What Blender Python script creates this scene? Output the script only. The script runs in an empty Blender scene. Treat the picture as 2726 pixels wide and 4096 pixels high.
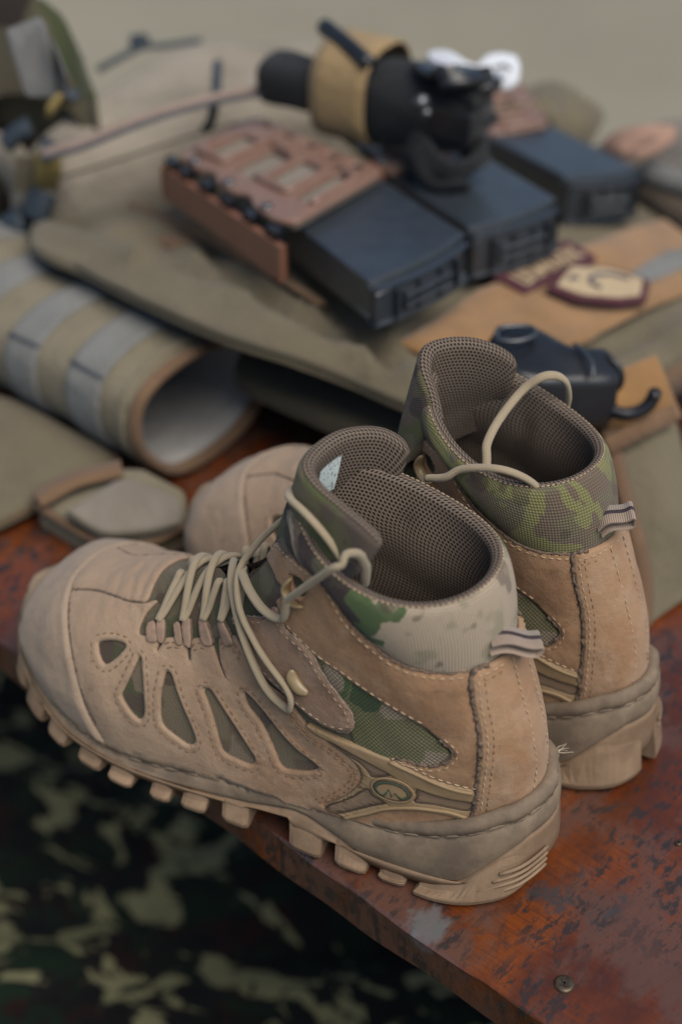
import bpy, bmesh, math, random
import numpy as np
from mathutils import Vector, Matrix
from mathutils.bvhtree import BVHTree
from mathutils.geometry import delaunay_2d_cdt
random.seed(7); np.random.seed(7)
R = math.radians
S = bpy.context.scene
COL = S.collection

# ------------------------------------------------------------------ camera, world, sun, exposure
cam_d = bpy.data.cameras.new('camera')
cam = bpy.data.objects.new('camera', cam_d); COL.objects.link(cam)
cam_d.sensor_fit = 'HORIZONTAL'; cam_d.sensor_width = 24.0; cam_d.lens = 50.0
cam_d.clip_start = 0.05; cam_d.clip_end = 100
cam.location = (0, 0, 0.556); cam.rotation_euler = (R(90 - 37.5), 0, 0)
cam_d.dof.use_dof = True; cam_d.dof.focus_distance = 0.655; cam_d.dof.aperture_fstop = 3.4
cam_d.dof.aperture_blades = 0
S.camera = cam

SUN_EL, SUN_AZ = 60.0, 140.0      # azimuth measured from +Y towards +X
w = bpy.data.worlds.new('World'); S.world = w; w.use_nodes = True
nt = w.node_tree; nt.nodes.clear()
sky = nt.nodes.new('ShaderNodeTexSky'); sky.sky_type = 'NISHITA'; sky.sun_disc = False
sky.sun_elevation = R(SUN_EL); sky.sun_rotation = R(SUN_AZ)
sky.air_density = 1.0; sky.dust_density = 1.2; sky.ozone_density = 1.0
bg = nt.nodes.new('ShaderNodeBackground'); bg.inputs['Strength'].default_value = 0.078
out = nt.nodes.new('ShaderNodeOutputWorld')
nt.links.new(sky.outputs[0], bg.inputs[0]); nt.links.new(bg.outputs[0], out.inputs[0])
sl = bpy.data.lights.new('sun', 'SUN'); sl.energy = 2.4; sl.angle = R(50); sl.color = (1.0, 0.93, 0.83)
so = bpy.data.objects.new('sun', sl); COL.objects.link(so)
so.rotation_euler = (R(90 - SUN_EL), 0, R(180 - SUN_AZ))
S.view_settings.view_transform = 'Standard'; S.view_settings.look = 'None'
S.view_settings.exposure = 0.62; S.view_settings.gamma = 1.0

# ------------------------------------------------------------------ object helpers
def props(o, label=None, cat=None, group=None, kind=None):
    if label: o['label'] = label
    if cat: o['category'] = cat
    if group: o['group'] = group
    if kind: o['kind'] = kind
    return o
def thing(name, label, cat, loc=(0, 0, 0), rz=0.0, group=None):
    o = bpy.data.objects.new(name, None); COL.objects.link(o)
    o.empty_display_size = 0.02
    o.location = loc; o.rotation_euler = (0, 0, rz)
    return props(o, label, cat, group)
def mesh_obj(name, verts, faces, mats, parent=None, smooth=True, midx=None, uvs=None, kind=None):
    me = bpy.data.meshes.new(name)
    me.from_pydata([tuple(map(float, v)) for v in verts], [], [tuple(map(int, f)) for f in faces])
    for m in (mats if isinstance(mats, (list, tuple)) else [mats]): me.materials.append(m)
    if midx is not None: me.polygons.foreach_set('material_index', [int(i) for i in midx])
    me.polygons.foreach_set('use_smooth', [bool(smooth)] * len(me.polygons))
    if uvs is not None:
        uv = me.uv_layers.new(name='UVMap')
        li = np.zeros(len(me.loops), dtype=np.int64); me.loops.foreach_get('vertex_index', li)
        uv.data.foreach_set('uv', np.asarray(uvs, float)[li].ravel())
    me.update()
    o = bpy.data.objects.new(name, me); COL.objects.link(o)
    if parent: o.parent = parent
    if kind: o['kind'] = kind
    return o
def grid_faces(nr, nc, wrap=False, off=0):
    f = []
    for i in range(nr - 1):
        for j in range(nc if wrap else nc - 1):
            k = (j + 1) % nc
            f.append((off + i * nc + j, off + i * nc + k, off + (i + 1) * nc + k, off + (i + 1) * nc + j))
    return f
class MB:
    """collects pieces of ONE part"""
    def __init__(s): s.v = []; s.f = []; s.m = []; s.uv = []
    def add(s, v, f, m=0, uv=None):
        o = len(s.v); s.v += [tuple(p) for p in v]; s.f += [tuple(i + o for i in q) for q in f]; s.m += [m] * len(f)
        s.uv += [tuple(p) for p in uv] if uv is not None else [(0, 0)] * len(v)
        return s
    def build(s, name, mats, parent=None, smooth=True, kind=None, uv=False):
        return mesh_obj(name, s.v, s.f, mats, parent, smooth, s.m, s.uv if uv else None, kind)
def cat_rom(P, n, closed=False):
    P = np.asarray(P, float); m = len(P)
    if closed: idx = lambda i: P[i % m]; seg = m
    else:
        idx = lambda i: P[min(max(i, 0), m - 1)] if 0 <= i < m else (2 * P[0] - P[1] if i < 0 else 2 * P[-1] - P[-2]); seg = m - 1
    res = []
    for i in range(seg):
        p0, p1, p2, p3 = idx(i - 1), idx(i), idx(i + 1), idx(i + 2)
        for k in range(n):
            t = k / n
            res.append(0.5 * ((2 * p1) + (-p0 + p2) * t + (2 * p0 - 5 * p1 + 4 * p2 - p3) * t * t + (-p0 + 3 * p1 - 3 * p2 + p3) * t ** 3))
    if not closed: res.append(P[-1])
    return np.array(res)
def resample(P, step=None, n=None, closed=False):
    P = np.asarray(P, float)
    if closed: P = np.vstack([P, P[:1]])
    L = np.r_[0, np.cumsum(np.linalg.norm(np.diff(P, axis=0), axis=1))]
    if n is None: n = max(2, int(round(L[-1] / step)) + (0 if closed else 1))
    q = np.linspace(0, L[-1], n + 1 if closed else n)
    if closed: q = q[:-1]
    return np.stack([np.interp(q, L, P[:, k]) for k in range(P.shape[1])], 1)
def tube(P, r, seg=8, caps=True, flat=1.0, up=(0, 0, 1)):
    """round (or flattened) tube along points; r may be a list"""
    P = np.asarray(P, float); n = len(P)
    rr = np.full(n, r) if np.isscalar(r) else np.asarray(r)
    T = np.gradient(P, axis=0); T /= np.linalg.norm(T, axis=1)[:, None] + 1e-12
    N = np.array(up, float); v = []
    for i in range(n):
        N = N - T[i] * (N @ T[i])
        if np.linalg.norm(N) < 1e-6: N = np.cross(T[i], (1, 0.3, 0.1))
        N /= np.linalg.norm(N); B = np.cross(T[i], N)
        for k in range(seg):
            a = 2 * math.pi * k / seg
            v.append(P[i] + rr[i] * (math.cos(a) * B + flat * math.sin(a) * N))
    f = grid_faces(n, seg, True)
    if caps:
        f.append(tuple(range(seg))[::-1]); f.append(tuple((n - 1) * seg + k for k in range(seg)))
    # uv: along, around
    L = np.r_[0, np.cumsum(np.linalg.norm(np.diff(P, axis=0), axis=1))]
    uv = [(L[i], k / seg) for i in range(n) for k in range(seg)]
    return v, f, uv
def sm(x, a, b):
    t = np.clip((np.asarray(x, float) - a) / (b - a), 0, 1); return t * t * (3 - 2 * t)
def vnoise(P, f, seed=0):
    """cheap smooth wobble"""
    P = np.asarray(P); r = np.zeros(len(P)); rs = np.random.RandomState(seed)
    for k in range(5):
        d = rs.normal(size=P.shape[1]); r += np.sin((P @ d) * f * (1 + .5 * k) + rs.uniform(0, 6)) / (1 + .6 * k)
    return r / 2.4

# ------------------------------------------------------------------ the boot's last: (t, v) -> boot-local metres
# x from heel to toe, y to the side, z up; t from collar (0) to toe tip (1); v = 0 along heel back / sole edge, +-1 along the instep
RAIL = np.array([  # Tx, Tz, Bx, Bz, halfwidth, n, yc, phi0(fraction of pi/2)
 (.1300, .1860, .0370, .1630, .0392, 2.05, -.0035, 0),
 (.1350, .1680, .0305, .1400, .0375, 2.1, -.0025, 0),
 (.1410, .1530, .0220, .1150, .0360, 2.15, -.0010, 0),
 (.1480, .1410, .0135, .0900, .0355, 2.2, 0, 0),
 (.1555, .1310, .0095, .0680, .0360, 2.2, 0, 0),
 (.1640, .1240, .0105, .0490, .0375, 2.2, 0, 0.10),
 (.1750, .1190, .0220, .0370, .0385, 2.1, 0, 0.45),
 (.1860, .1140, .0520, .0320, .0395, 2.0, 0, 0.80),
 (.1980, .1075, .0900, .0300, .0425, 2.1, 0, 0.98),
 (.2110, .1020, .1300, .0290, .0470, 2.25, 0, 1),
 (.2250, .0955, .1700, .0280, .0510, 2.35, 0, 1),
 (.2410, .0895, .2050, .0270, .0530, 2.4, 0, 1),
 (.2580, .0845, .2350, .0300, .0520, 2.45, -.003, 1),
 (.2715, .0780, .2600, .0340, .0475, 2.45, -.007, 1),
 (.2845, .0690, .2795, .0410, .0395, 2.5, -.010, 1),
 (.2920, .0595, .2900, .0440, .0280, 2.4, -.011, 1),
 (.2990, .0495, .2980, .0460, .0070, 2.0, -.012, 1)])
NK = len(RAIL) - 1
_RF = cat_rom(RAIL, 24)
def rail(t):
    q = np.clip(np.asarray(t, float), 0, 1) * (len(_RF) - 1)
    i = np.minimum(q.astype(int), len(_RF) - 2); f = (q - i)[..., None]
    return _RF[i] * (1 - f) + _RF[i + 1] * f
def last(t, v, side=1.0):
    """point on the last; arrays ok"""
    t = np.asarray(t, float); v = np.asarray(v, float)
    r = rail(t); T = r[..., 0:2]; B = r[..., 2:4]; W = r[..., 4]; n = np.clip(r[..., 5], 1.5, 4); yc = r[..., 6]; p0 = np.clip(r[..., 7], 0, 1) * math.pi / 2
    phi = p0 + (math.pi - p0) * np.clip(np.abs(v), 0, 1)
    e = 2 / n
    cn = lambda a: -np.sign(np.cos(a)) * np.abs(np.cos(a)) ** e
    c0 = np.where(np.cos(p0) < 1e-6, 0, -np.abs(np.cos(p0)) ** e)
    s = (cn(phi) - c0) / (1 - c0)
    w = W * np.abs(np.sin(phi)) ** e
    P = B + (T - B) * s[..., None]
    # saddle: the collar dips along the side
    sag = 0.010 * (1 - sm(t, 0, .16)) * np.sin(np.pi * np.clip(np.abs(v), 0, 1)) ** 2
    y = yc + np.sign(v + 1e-12) * w
    return np.stack([P[..., 0], y * side, P[..., 1] - sag], -1)
def last_n(t, v, side=1.0):
    e = 1e-3
    a = last(np.clip(t + e, 0, 1), v, side) - last(np.clip(t - e, 0, 1), v, side)
    vv = np.clip(v, -.998, .998); vv = np.where(np.abs(vv) < 2e-3, np.where(vv < 0, -2e-3, 2e-3), vv)
    b = last(t, vv + e, side) - last(t, vv - e, side)
    n = np.cross(b, a) * side
    n /= np.linalg.norm(n, axis=-1)[..., None] + 1e-12
    return n

# outlines on the boot, in (t, v) of the last [, height above it]; free lengths in boot-local metres
TR = {
 'win': [[(0.6604,0.5462),(0.6384,0.56),(0.6158,0.5458),(0.6196,0.5174),(0.6401,0.4614),(0.6562,0.4328),(0.6619,0.4697),(0.6631,0.5156)],[(0.596,0.4917),(0.6013,0.4298),(0.6132,0.3262),(0.6256,0.2304),(0.6355,0.1909),(0.6418,0.202),(0.6459,0.2536),(0.6458,0.2894),(0.6363,0.3312),(0.6122,0.4305)],[(0.5661,0.4337),(0.5611,0.4268),(0.5672,0.353),(0.5736,0.2629),(0.5801,0.1819),(0.5873,0.1416),(0.5963,0.1281),(0.6031,0.151),(0.6097,0.1799),(0.6078,0.2178),(0.5918,0.3207),(0.5743,0.4028)],[(0.5224,0.3915),(0.518,0.3862),(0.5197,0.3189),(0.5225,0.2489),(0.5268,0.1857),(0.5302,0.1456),(0.5399,0.117),(0.5499,0.1211),(0.5592,0.1341),(0.5563,0.1719),(0.5423,0.2629),(0.5325,0.3413),(0.5288,0.3756)],[(0.4644,0.4233),(0.4585,0.4152),(0.4576,0.3643),(0.4614,0.292),(0.4601,0.2464),(0.453,0.215),(0.4714,0.174),(0.4946,0.1476),(0.504,0.151),(0.4923,0.2201),(0.4783,0.3132),(0.4759,0.3723)]],
 'seam': [(0.7402,-0.7553),(0.743,-0.9054),(0.7493,-0.9912),(0.7493,0.9343),(0.7412,0.8521),(0.7336,0.7917),(0.7182,0.6695),(0.7058,0.5463),(0.6987,0.4171),(0.697,0.2781),(0.6975,0.153),(0.7004,0.0325),(0.6929,0.0066)],
 'vampline': [(0.7374,0.818),(0.6915,0.8516),(0.6508,0.8269),(0.6106,0.7859),(0.5744,0.7643),(0.5433,0.7765)],
 'main_top': [(0.5855,0.5932),(0.5534,0.5912),(0.568,0.5189),(0.5474,0.5781),(0.5364,0.5894),(0.5132,0.5901),(0.5101,0.5781),(0.521,0.5156),(0.5225,0.4947),(0.5015,0.5815),(0.4834,0.6041),(0.4647,0.6101),(0.4586,0.6041),(0.4704,0.5288),(0.48,0.4566),(0.4644,0.5406),(0.4383,0.6215),(0.4149,0.6545),(0.3744,0.6872),(0.3692,0.6725),(0.3806,0.6095),(0.384,0.5569),(0.3832,0.5244),(0.3703,0.5007),(0.3831,0.4381),(0.393,0.3826),(0.3838,0.3737),(0.3787,0.3633),(0.3781,0.3393),(0.3798,0.3137),(0.3903,0.2748),(0.4048,0.2326),(0.4238,0.1855),(0.4525,0.127),(0.482,0.0666),(0.5074,0.0213),(0.5235,0)],
 'lace_front': [(0.5433,0.7765),(0.5689,0.7038),(0.5848,0.6292),(0.5855,0.5932)],
 'quarter_top': [(0.1353,0.9553),(0.072,0.8156),(0.0404,0.7295),(0.0154,0.6349),(0.0146,0.5908),(0.0284,0.5626),(0.0534,0.5312),(0.0724,0.4975),(0.0848,0.4606),(0.0967,0.4186),(0.0986,0.3682),(0.0967,0.3266),(0.0934,0.276),(0.0896,0.21)],
 'quarter_low': [(0.114,0.218),(0.1425,0.2244),(0.167,0.226),(0.1938,0.2294),(0.2257,0.237),(0.2621,0.2375),(0.2857,0.227),(0.2861,0.2327),(0.2926,0.2836),(0.298,0.3192),(0.3012,0.3551),(0.3071,0.3855),(0.3083,0.3987),(0.2941,0.3957),(0.2827,0.3725),(0.2725,0.3476),(0.2577,0.3273),(0.2389,0.3121),(0.2228,0.304),(0.2162,0.3124),(0.2077,0.3346),(0.2021,0.3563),(0.1972,0.3777),(0.1955,0.5114),(0.1947,0.5422),(0.1991,0.5759),(0.2005,0.602),(0.2003,0.6266),(0.1998,0.6489),(0.2004,0.6726),(0.1975,0.6981),(0.1838,0.7283),(0.1718,0.7489),(0.1568,0.7423),(0.1337,0.7503),(0.1376,0.7799),(0.1358,0.8152),(0.1295,0.8403)],
 'strap': [(0.3348,0.77),(0.2826,0.7758),(0.2313,0.7519),(0.1807,0.7358),(0.1905,0.7069),(0.1992,0.6804),(0.1948,0.6531),(0.1953,0.6264),(0.2008,0.5986),(0.2169,0.5764),(0.231,0.5545),(0.2434,0.53),(0.2561,0.5078),(0.2747,0.4938),(0.2952,0.4822),(0.3185,0.4685),(0.3376,0.4619),(0.3473,0.475),(0.3513,0.5027),(0.3541,0.5466),(0.3598,0.5734),(0.3586,0.6098),(0.3553,0.6547),(0.3506,0.6952),(0.3394,0.74)],
 'counter': [(0.0883,0.1907),(0.0984,0.2083),(0.114,0.2166),(0.1425,0.2244),(0.167,0.226),(0.1938,0.2294),(0.2257,0.237),(0.2621,0.2375),(0.3007,0.2113),(0.3419,0.131),(0.3683,0.076)],
 'counter_top': [(0.0866,0.141),(0.0849,0.0807)],
 'badge': [(0.3834,0.4199),(0.3678,0.4181),(0.3517,0.4167),(0.3282,0.4211),(0.3097,0.4049),(0.3027,0.3899),(0.297,0.3588),(0.2941,0.3228),(0.2889,0.2867),(0.2824,0.2346),(0.3093,0.2028),(0.333,0.1567),(0.3581,0.0996),(0.362,0.1337),(0.3724,0.1504),(0.3895,0.1456),(0.4118,0.1215),(0.4366,0.0891),(0.4683,0.0391),(0.4849,0.0077),(0.492,0.023),(0.5041,0.027),(0.4791,0.0743),(0.4492,0.1351),(0.4198,0.1948),(0.4003,0.2433),(0.3856,0.2856),(0.375,0.3236),(0.3731,0.3493),(0.3735,0.373),(0.3784,0.3837),(0.3871,0.3932)],
 'badge_holes': [[(0.3746,0.3852),(0.361,0.3726),(0.3507,0.3565),(0.3418,0.3308),(0.3501,0.316),(0.3757,0.284),(0.3714,0.3031),(0.3663,0.3342),(0.3702,0.3561)],[(0.4975,0.0329),(0.4665,0.0949),(0.4331,0.1566),(0.409,0.2013),(0.4138,0.1758),(0.4094,0.1556),(0.4175,0.1405),(0.4502,0.0926),(0.4898,0.0275)],[(0.3382,0.2774),(0.3301,0.2609),(0.321,0.238),(0.3106,0.2052),(0.3317,0.164),(0.3424,0.1865),(0.3536,0.2015),(0.3699,0.1998),(0.3576,0.2277)]],
 'emblem': [(0.3574,0.2372),(0.3637,0.2233),(0.3701,0.2113),(0.3765,0.2014),(0.3826,0.1931),(0.3884,0.1867),(0.3934,0.1827),(0.3976,0.1814),(0.4006,0.1832),(0.4024,0.1878),(0.4028,0.1951),(0.4017,0.205),(0.3991,0.2171),(0.3951,0.231),(0.3897,0.246),(0.3832,0.2611),(0.3761,0.275),(0.3686,0.2871),(0.3611,0.2978),(0.3541,0.306),(0.3481,0.311),(0.3434,0.3122),(0.3404,0.3095),(0.3393,0.3032),(0.34,0.2936),(0.3425,0.2813),(0.3464,0.2672),(0.3515,0.2521)],
 'emblem_in': [(0.3596,0.2367),(0.3648,0.2254),(0.3701,0.2156),(0.3755,0.2076),(0.3808,0.2009),(0.3858,0.1957),(0.3902,0.1925),(0.3939,0.1916),(0.3967,0.193),(0.3984,0.1968),(0.399,0.2029),(0.3983,0.211),(0.3963,0.221),(0.393,0.2324),(0.3886,0.2446),(0.3833,0.2569),(0.3774,0.2683),(0.3713,0.2781),(0.365,0.2865),(0.3591,0.293),(0.354,0.297),(0.3499,0.2979),(0.3472,0.2957),(0.3459,0.2905),(0.3462,0.2827),(0.348,0.2726),(0.3509,0.261),(0.3549,0.2488)],
 'glyph': [(0.3941,0.204),(0.3744,0.2478),(0.386,0.2092),(0.3745,0.2344),(0.3787,0.2088),(0.3686,0.2224),(0.3587,0.244),(0.3508,0.2745),(0.3534,0.2882),(0.3658,0.2798),(0.3804,0.2582),(0.3923,0.2301),(0.3975,0.2055)],
 'ridge': [[(0.3098,0.3943),(0.3011,0.3534),(0.2982,0.3178),(0.2948,0.2806),(0.2877,0.2334)],[(0.4882,0.0152),(0.4625,0.0577),(0.43,0.1082),(0.4046,0.143),(0.3818,0.1678),(0.3653,0.1697),(0.353,0.1582),(0.3507,0.1202)]],
 'loops': [[(0.575,0.5979),(0.5683,0.6427),(0.5584,0.6581),(0.5523,0.6532),(0.5578,0.5996)],[(0.5569,0.5996),(0.5495,0.6533),(0.5386,0.6665),(0.533,0.6571),(0.5478,0.5962)],[(0.5289,0.595),(0.5193,0.6425),(0.5116,0.6581),(0.5049,0.6531),(0.5173,0.5979)],[(0.5144,0.5988),(0.4987,0.6619),(0.4855,0.6795),(0.4792,0.6728),(0.5047,0.5896)],[(0.4774,0.6146),(0.4604,0.6764),(0.4482,0.6949),(0.4402,0.6874),(0.4558,0.6272)],[(0.4172,0.656),(0.3998,0.7055),(0.3839,0.7305),(0.375,0.7319),(0.3841,0.6888)]],
 'lace': [[(0.5646,0.6416,0.004),(0.5451,0.7074,0.004),(0.5238,0.7771,0.004)],[(0.4951,0.8475,0.004),(0.4714,0.9113,0.004),(0.4431,0.969,0.004),(0.4085,0.9885,0.004),(0.3681,0.976,0.004),(0.3266,0.9619,0.004)],[(0.5099,0.8158,0.003),(0.4845,0.8706,0.003),(0.457,0.919,0.003),(0.422,0.9508,0.003)],[(0.5411,0.6469,0.005),(0.5326,0.6549,0.005),(0.5117,0.6988,0.005),(0.4708,0.7706,0.005),(0.416,0.8434,0.005),(0.366,0.9027,0.005),(0.3277,0.9454,0.005)],[(0.5119,0.6438,0.004),(0.4959,0.6946,0.004),(0.4679,0.744,0.004)],[(0.4822,0.6718,0.004),(0.4617,0.7015,0.004),(0.4401,0.7454,0.004),(0.4036,0.8075,0.004)],[(0.432,0.7153,0.006),(0.3917,0.7931,0.006),(0.3634,0.844,0.006),(0.3312,0.8951,0.006),(0.2845,0.9353,0.006),(0.2304,0.9476,0.006),(0.1403,0.8745,0.006)],[(0.4269,0.717,0.004),(0.3834,0.7899,0.004),(0.3561,0.8469,0.004),(0.3263,0.8995,0.004)],[(0.3654,0.7471,0.006),(0.3543,0.7924,0.006),(0.3328,0.8446,0.006),(0.2962,0.8853,0.006),(0.2453,0.8973,0.006),(0.1911,0.8811,0.006)],[(0.3539,0.7595,0.005),(0.3114,0.8041,0.005),(0.2704,0.8323,0.005),(0.2316,0.8483,0.005),(0.2001,0.8498,0.005)]],
 'lace_long': [[(0.1862,0.8635,0.006),(0.1998,0.8384,0.006),(0.2176,0.8018,0.006),(0.2318,0.7665,0.006),(0.2476,0.7271,0.006),(0.2687,0.6788,0.006),(0.2878,0.6332,0.006),(0.2866,0.651,0.006),(0.2922,0.6271,0.006),(0.2971,0.6031,0.006),(0.3008,0.5864,0.006),(0.3096,0.5699,0.005),(0.3068,0.5656,0.004),(0.2752,0.578,0.006),(0.2478,0.5876,0.007),(0.2355,0.6002,0.007),(0.2286,0.617,0.007),(0.2225,0.643,0.007),(0.2148,0.6724,0.007),(0.2042,0.7023,0.007),(0.1953,0.7276,0.007),(0.1829,0.7499,0.007),(0.166,0.7684,0.007),(0.1442,0.7816,0.007),(0.1199,0.7931,0.007),(0.0996,0.8075,0.007),(0.0901,0.8177,0.007),(0.0823,0.8487,0.005)],[(0.1199,0.7931,0.007),(0.1228,0.7714,0.007),(0.1238,0.7504,0.007),(0.1211,0.7256,0.007),(0.1181,0.7005,0.007),(0.1126,0.6788,0.007),(0.1037,0.6594,0.007),(0.0892,0.6443,0.007),(0.0714,0.6387,0.007),(0.0467,0.6307,0.007),(0.0238,0.6228,0.007),(0.0024,0.6088,0.007)]],
 'hooks': [[(0.0687,0.7113,0.006),(0.0993,0.7218,0.006),(0.1136,0.7105,0.006),(0.1171,0.6897,0.006),(0.1134,0.6708,0.006),(0.0987,0.6506,0.006)],[(0.2599,0.6235,0.007),(0.2773,0.6119,0.007),(0.2855,0.5976,0.007),(0.288,0.5833,0.007),(0.2808,0.5717,0.007)]],
 'hookhole': [[(0.0839,0.7296),(0.0689,0.7099),(0.0621,0.6834),(0.0663,0.6653),(0.0911,0.6694),(0.1046,0.6827),(0.1045,0.706),(0.0959,0.722)]],
 'lace_free': [(0.0994,0.044,0.1725),(0.0959,0.045,0.1783),(0.0914,0.045,0.1832),(0.0868,0.044,0.1867),(0.0867,0.041,0.1899),(0.0844,0.037,0.1889),(0.0834,0.033,0.1844),(0.0831,0.03,0.1782),(0.0843,0.027,0.1708),(0.0864,0.024,0.1613)],
 'lace_tongue': [(0.0936,0.028,0.1721),(0.0963,0.029,0.178),(0.1001,0.0295,0.1837),(0.1048,0.03,0.1894),(0.1098,0.029,0.1924),(0.1166,0.026,0.1935),(0.1223,0.0225,0.1927),(0.1272,0.016,0.1897),(0.1303,0.007,0.1858),(0.1323,-0.004,0.1795),(0.1331,-0.015,0.1725)],
 'loop_pull': [(0.0331,0.01,0.14),(0.016,0.0008,0.138),(0.0233,0.0046,0.132),(0.0326,0.0066,0.142)],
}

# ------------------------------------------------------------------ materials
def newmat(name):
    m = bpy.data.materials.new(name); m.use_nodes = True
    return m, m.node_tree, m.node_tree.nodes['Principled BSDF']
def N_(nt, t, **kw):
    n = nt.nodes.new(t)
    for k, v in kw.items():
        if k in n.inputs: n.inputs[k].default_value = v
        else: setattr(n, k, v)
    return n
def L_(nt, a, b): nt.links.new(a, b)
def val(nt, op, a, b=None, clamp=False):
    n = nt.nodes.new('ShaderNodeMath'); n.operation = op; n.use_clamp = clamp
    for i, x in enumerate((a, b)):
        if x is None: continue
        if isinstance(x, (int, float)): n.inputs[i].default_value = x
        else: L_(nt, x, n.inputs[i])
    return n.outputs[0]
def ramp(nt, fac, stops, interp='LINEAR'):
    n = nt.nodes.new('ShaderNodeValToRGB'); n.color_ramp.interpolation = interp
    e = n.color_ramp.elements
    while len(e) < len(stops): e.new(.5)
    for q, (p, c) in zip(e, stops):
        q.position = p; q.color = (*c, 1) if len(c) == 3 else c
    L_(nt, fac, n.inputs[0]); return n.outputs[0]
def mixc(nt, fac, a, b, mode='MIX'):
    n = nt.nodes.new('ShaderNodeMix'); n.data_type = 'RGBA'; n.blend_type = mode
    for i, x in ((0, fac), (6, a), (7, b)):
        if isinstance(x, (int, float)): n.inputs[i].default_value = x
        elif isinstance(x, tuple): n.inputs[i].default_value = (*x, 1)
        else: L_(nt, x, n.inputs[i])
    return n.outputs[2]
def coords(nt, kind='Object', scale=(1, 1, 1), loc=(0, 0, 0), rot=(0, 0, 0)):
    tc = nt.nodes.new('ShaderNodeTexCoord'); mp = nt.nodes.new('ShaderNodeMapping')
    mp.inputs['Scale'].default_value = scale; mp.inputs['Location'].default_value = loc; mp.inputs['Rotation'].default_value = rot
    L_(nt, tc.outputs[kind], mp.inputs[0]); return mp.outputs[0]
def noise(nt, vec, scale, detail=4, rough=.55, dist=0):
    n = N_(nt, 'ShaderNodeTexNoise', Scale=scale, Detail=detail, Roughness=rough, Distortion=dist)
    L_(nt, vec, n.inputs['Vector']); return n.outputs['Fac']
def bump(nt, h, strength, dist, normal=None):
    n = N_(nt, 'ShaderNodeBump', Strength=strength, Distance=dist); L_(nt, h, n.inputs['Height'])
    if normal is not None: L_(nt, normal, n.inputs['Normal'])
    return n.outputs[0]
def th(nt, fac, a, b):   # soft threshold
    n = N_(nt, 'ShaderNodeMapRange', interpolation_type='SMOOTHSTEP'); L_(nt, fac, n.inputs[0])
    n.inputs[1].default_value = a; n.inputs[2].default_value = b; return n.outputs[0]

def plain(name, col, rough=.6, var=.15, vs=60, bs=.15, bd=.0006, metallic=0, sheen=0, spec=.5, bscale=900):
    m, nt, p = newmat(name); v = coords(nt)
    f = noise(nt, v, vs, 5)
    c = ramp(nt, f, [(.3, tuple(x * (1 - var) for x in col)), (.7, tuple(min(1, x * (1 + var)) for x in col))])
    L_(nt, c, p.inputs['Base Color']); p.inputs['Roughness'].default_value = rough; p.inputs['Metallic'].default_value = metallic
    p.inputs['Specular IOR Level'].default_value = spec
    if sheen: p.inputs['Sheen Weight'].default_value = sheen
    b = noise(nt, v, bscale, 3); L_(nt, bump(nt, b, bs, bd), p.inputs['Normal'])
    return m
def leather(name, base, dust, worn, seed=0.0, dust_x=0.0):
    """nubuck: blotchy tan, dust, fine nap, little creases; dust_x adds the pale dust that lies on the forefoot"""
    m, nt, p = newmat(name); v = coords(nt, loc=(seed, seed * .7, seed * 1.3))
    big = noise(nt, v, 26, 5, .6); mid = noise(nt, v, 90, 5, .65); fine = noise(nt, v, 1500, 3, .7)
    c = mixc(nt, th(nt, big, .40, .62), base, worn)
    c = mixc(nt, val(nt, 'MULTIPLY', th(nt, mid, .45, .75), .55), c, dust)
    if dust_x:
        sx = nt.nodes.new('ShaderNodeSeparateXYZ'); L_(nt, coords(nt), sx.inputs[0])
        d = th(nt, val(nt, 'ADD', sx.outputs[0], val(nt, 'MULTIPLY', mid, .08)), .10, .26)
        c = mixc(nt, val(nt, 'MULTIPLY', d, dust_x), c, dust)
    c = mixc(nt, val(nt, 'MULTIPLY', th(nt, fine, .35, .7), .28), c, tuple(x * .66 for x in base))
    for sx_, sy_, o_ in ((30, 420, .3), (380, 40, 2.7)):      # scuffs
        mp = nt.nodes.new('ShaderNodeMapping'); mp.inputs['Scale'].default_value = (sx_, sx_, sy_); mp.inputs['Rotation'].default_value = (.3, .5 + o_, .2); L_(nt, v, mp.inputs[0])
        sc = th(nt, noise(nt, mp.outputs[0], 1.0, 4, .7), .62, .72); c = mixc(nt, val(nt, 'MULTIPLY', val(nt, 'MULTIPLY', sc, th(nt, mid, .4, .6)), .45), c, tuple(min(1, x * 1.25) for x in dust))
    grime = th(nt, noise(nt, v, 48, 6, .7, .6), .56, .70); c = mixc(nt, val(nt, 'MULTIPLY', grime, .40), c, tuple(x * .55 for x in worn))
    L_(nt, c, p.inputs['Base Color'])
    p.inputs['Roughness'].default_value = .78; p.inputs['Specular IOR Level'].default_value = .28; p.inputs['Sheen Weight'].default_value = .12
    cr = N_(nt, 'ShaderNodeTexVoronoi', feature='DISTANCE_TO_EDGE', Scale=420); L_(nt, v, cr.inputs['Vector'])
    b1 = bump(nt, fine, .6, .0005); b2 = bump(nt, th(nt, cr.outputs['Distance'], 0, .12), .12, .0003, b1)
    b3 = bump(nt, noise(nt, v, 55, 5, .62), .75, .0024, b2)
    L_(nt, b3, p.inputs['Normal']); return m
def weave_h(nt, period, flank=False):
    """plain weave height from the UV map (metres), or from the side elevation of the boot"""
    uv = coords(nt, 'Object', rot=(R(90), 0, R(35))) if flank else coords(nt, 'UV'); s = nt.nodes.new('ShaderNodeSeparateXYZ'); L_(nt, uv, s.inputs[0])
    k = math.pi / period
    a = val(nt, 'SINE', val(nt, 'MULTIPLY', s.outputs[0], k)); b = val(nt, 'SINE', val(nt, 'MULTIPLY', s.outputs[1], k))
    return val(nt, 'ABSOLUTE', val(nt, 'MULTIPLY', a, b)), val(nt, 'MULTIPLY', a, b)
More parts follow.
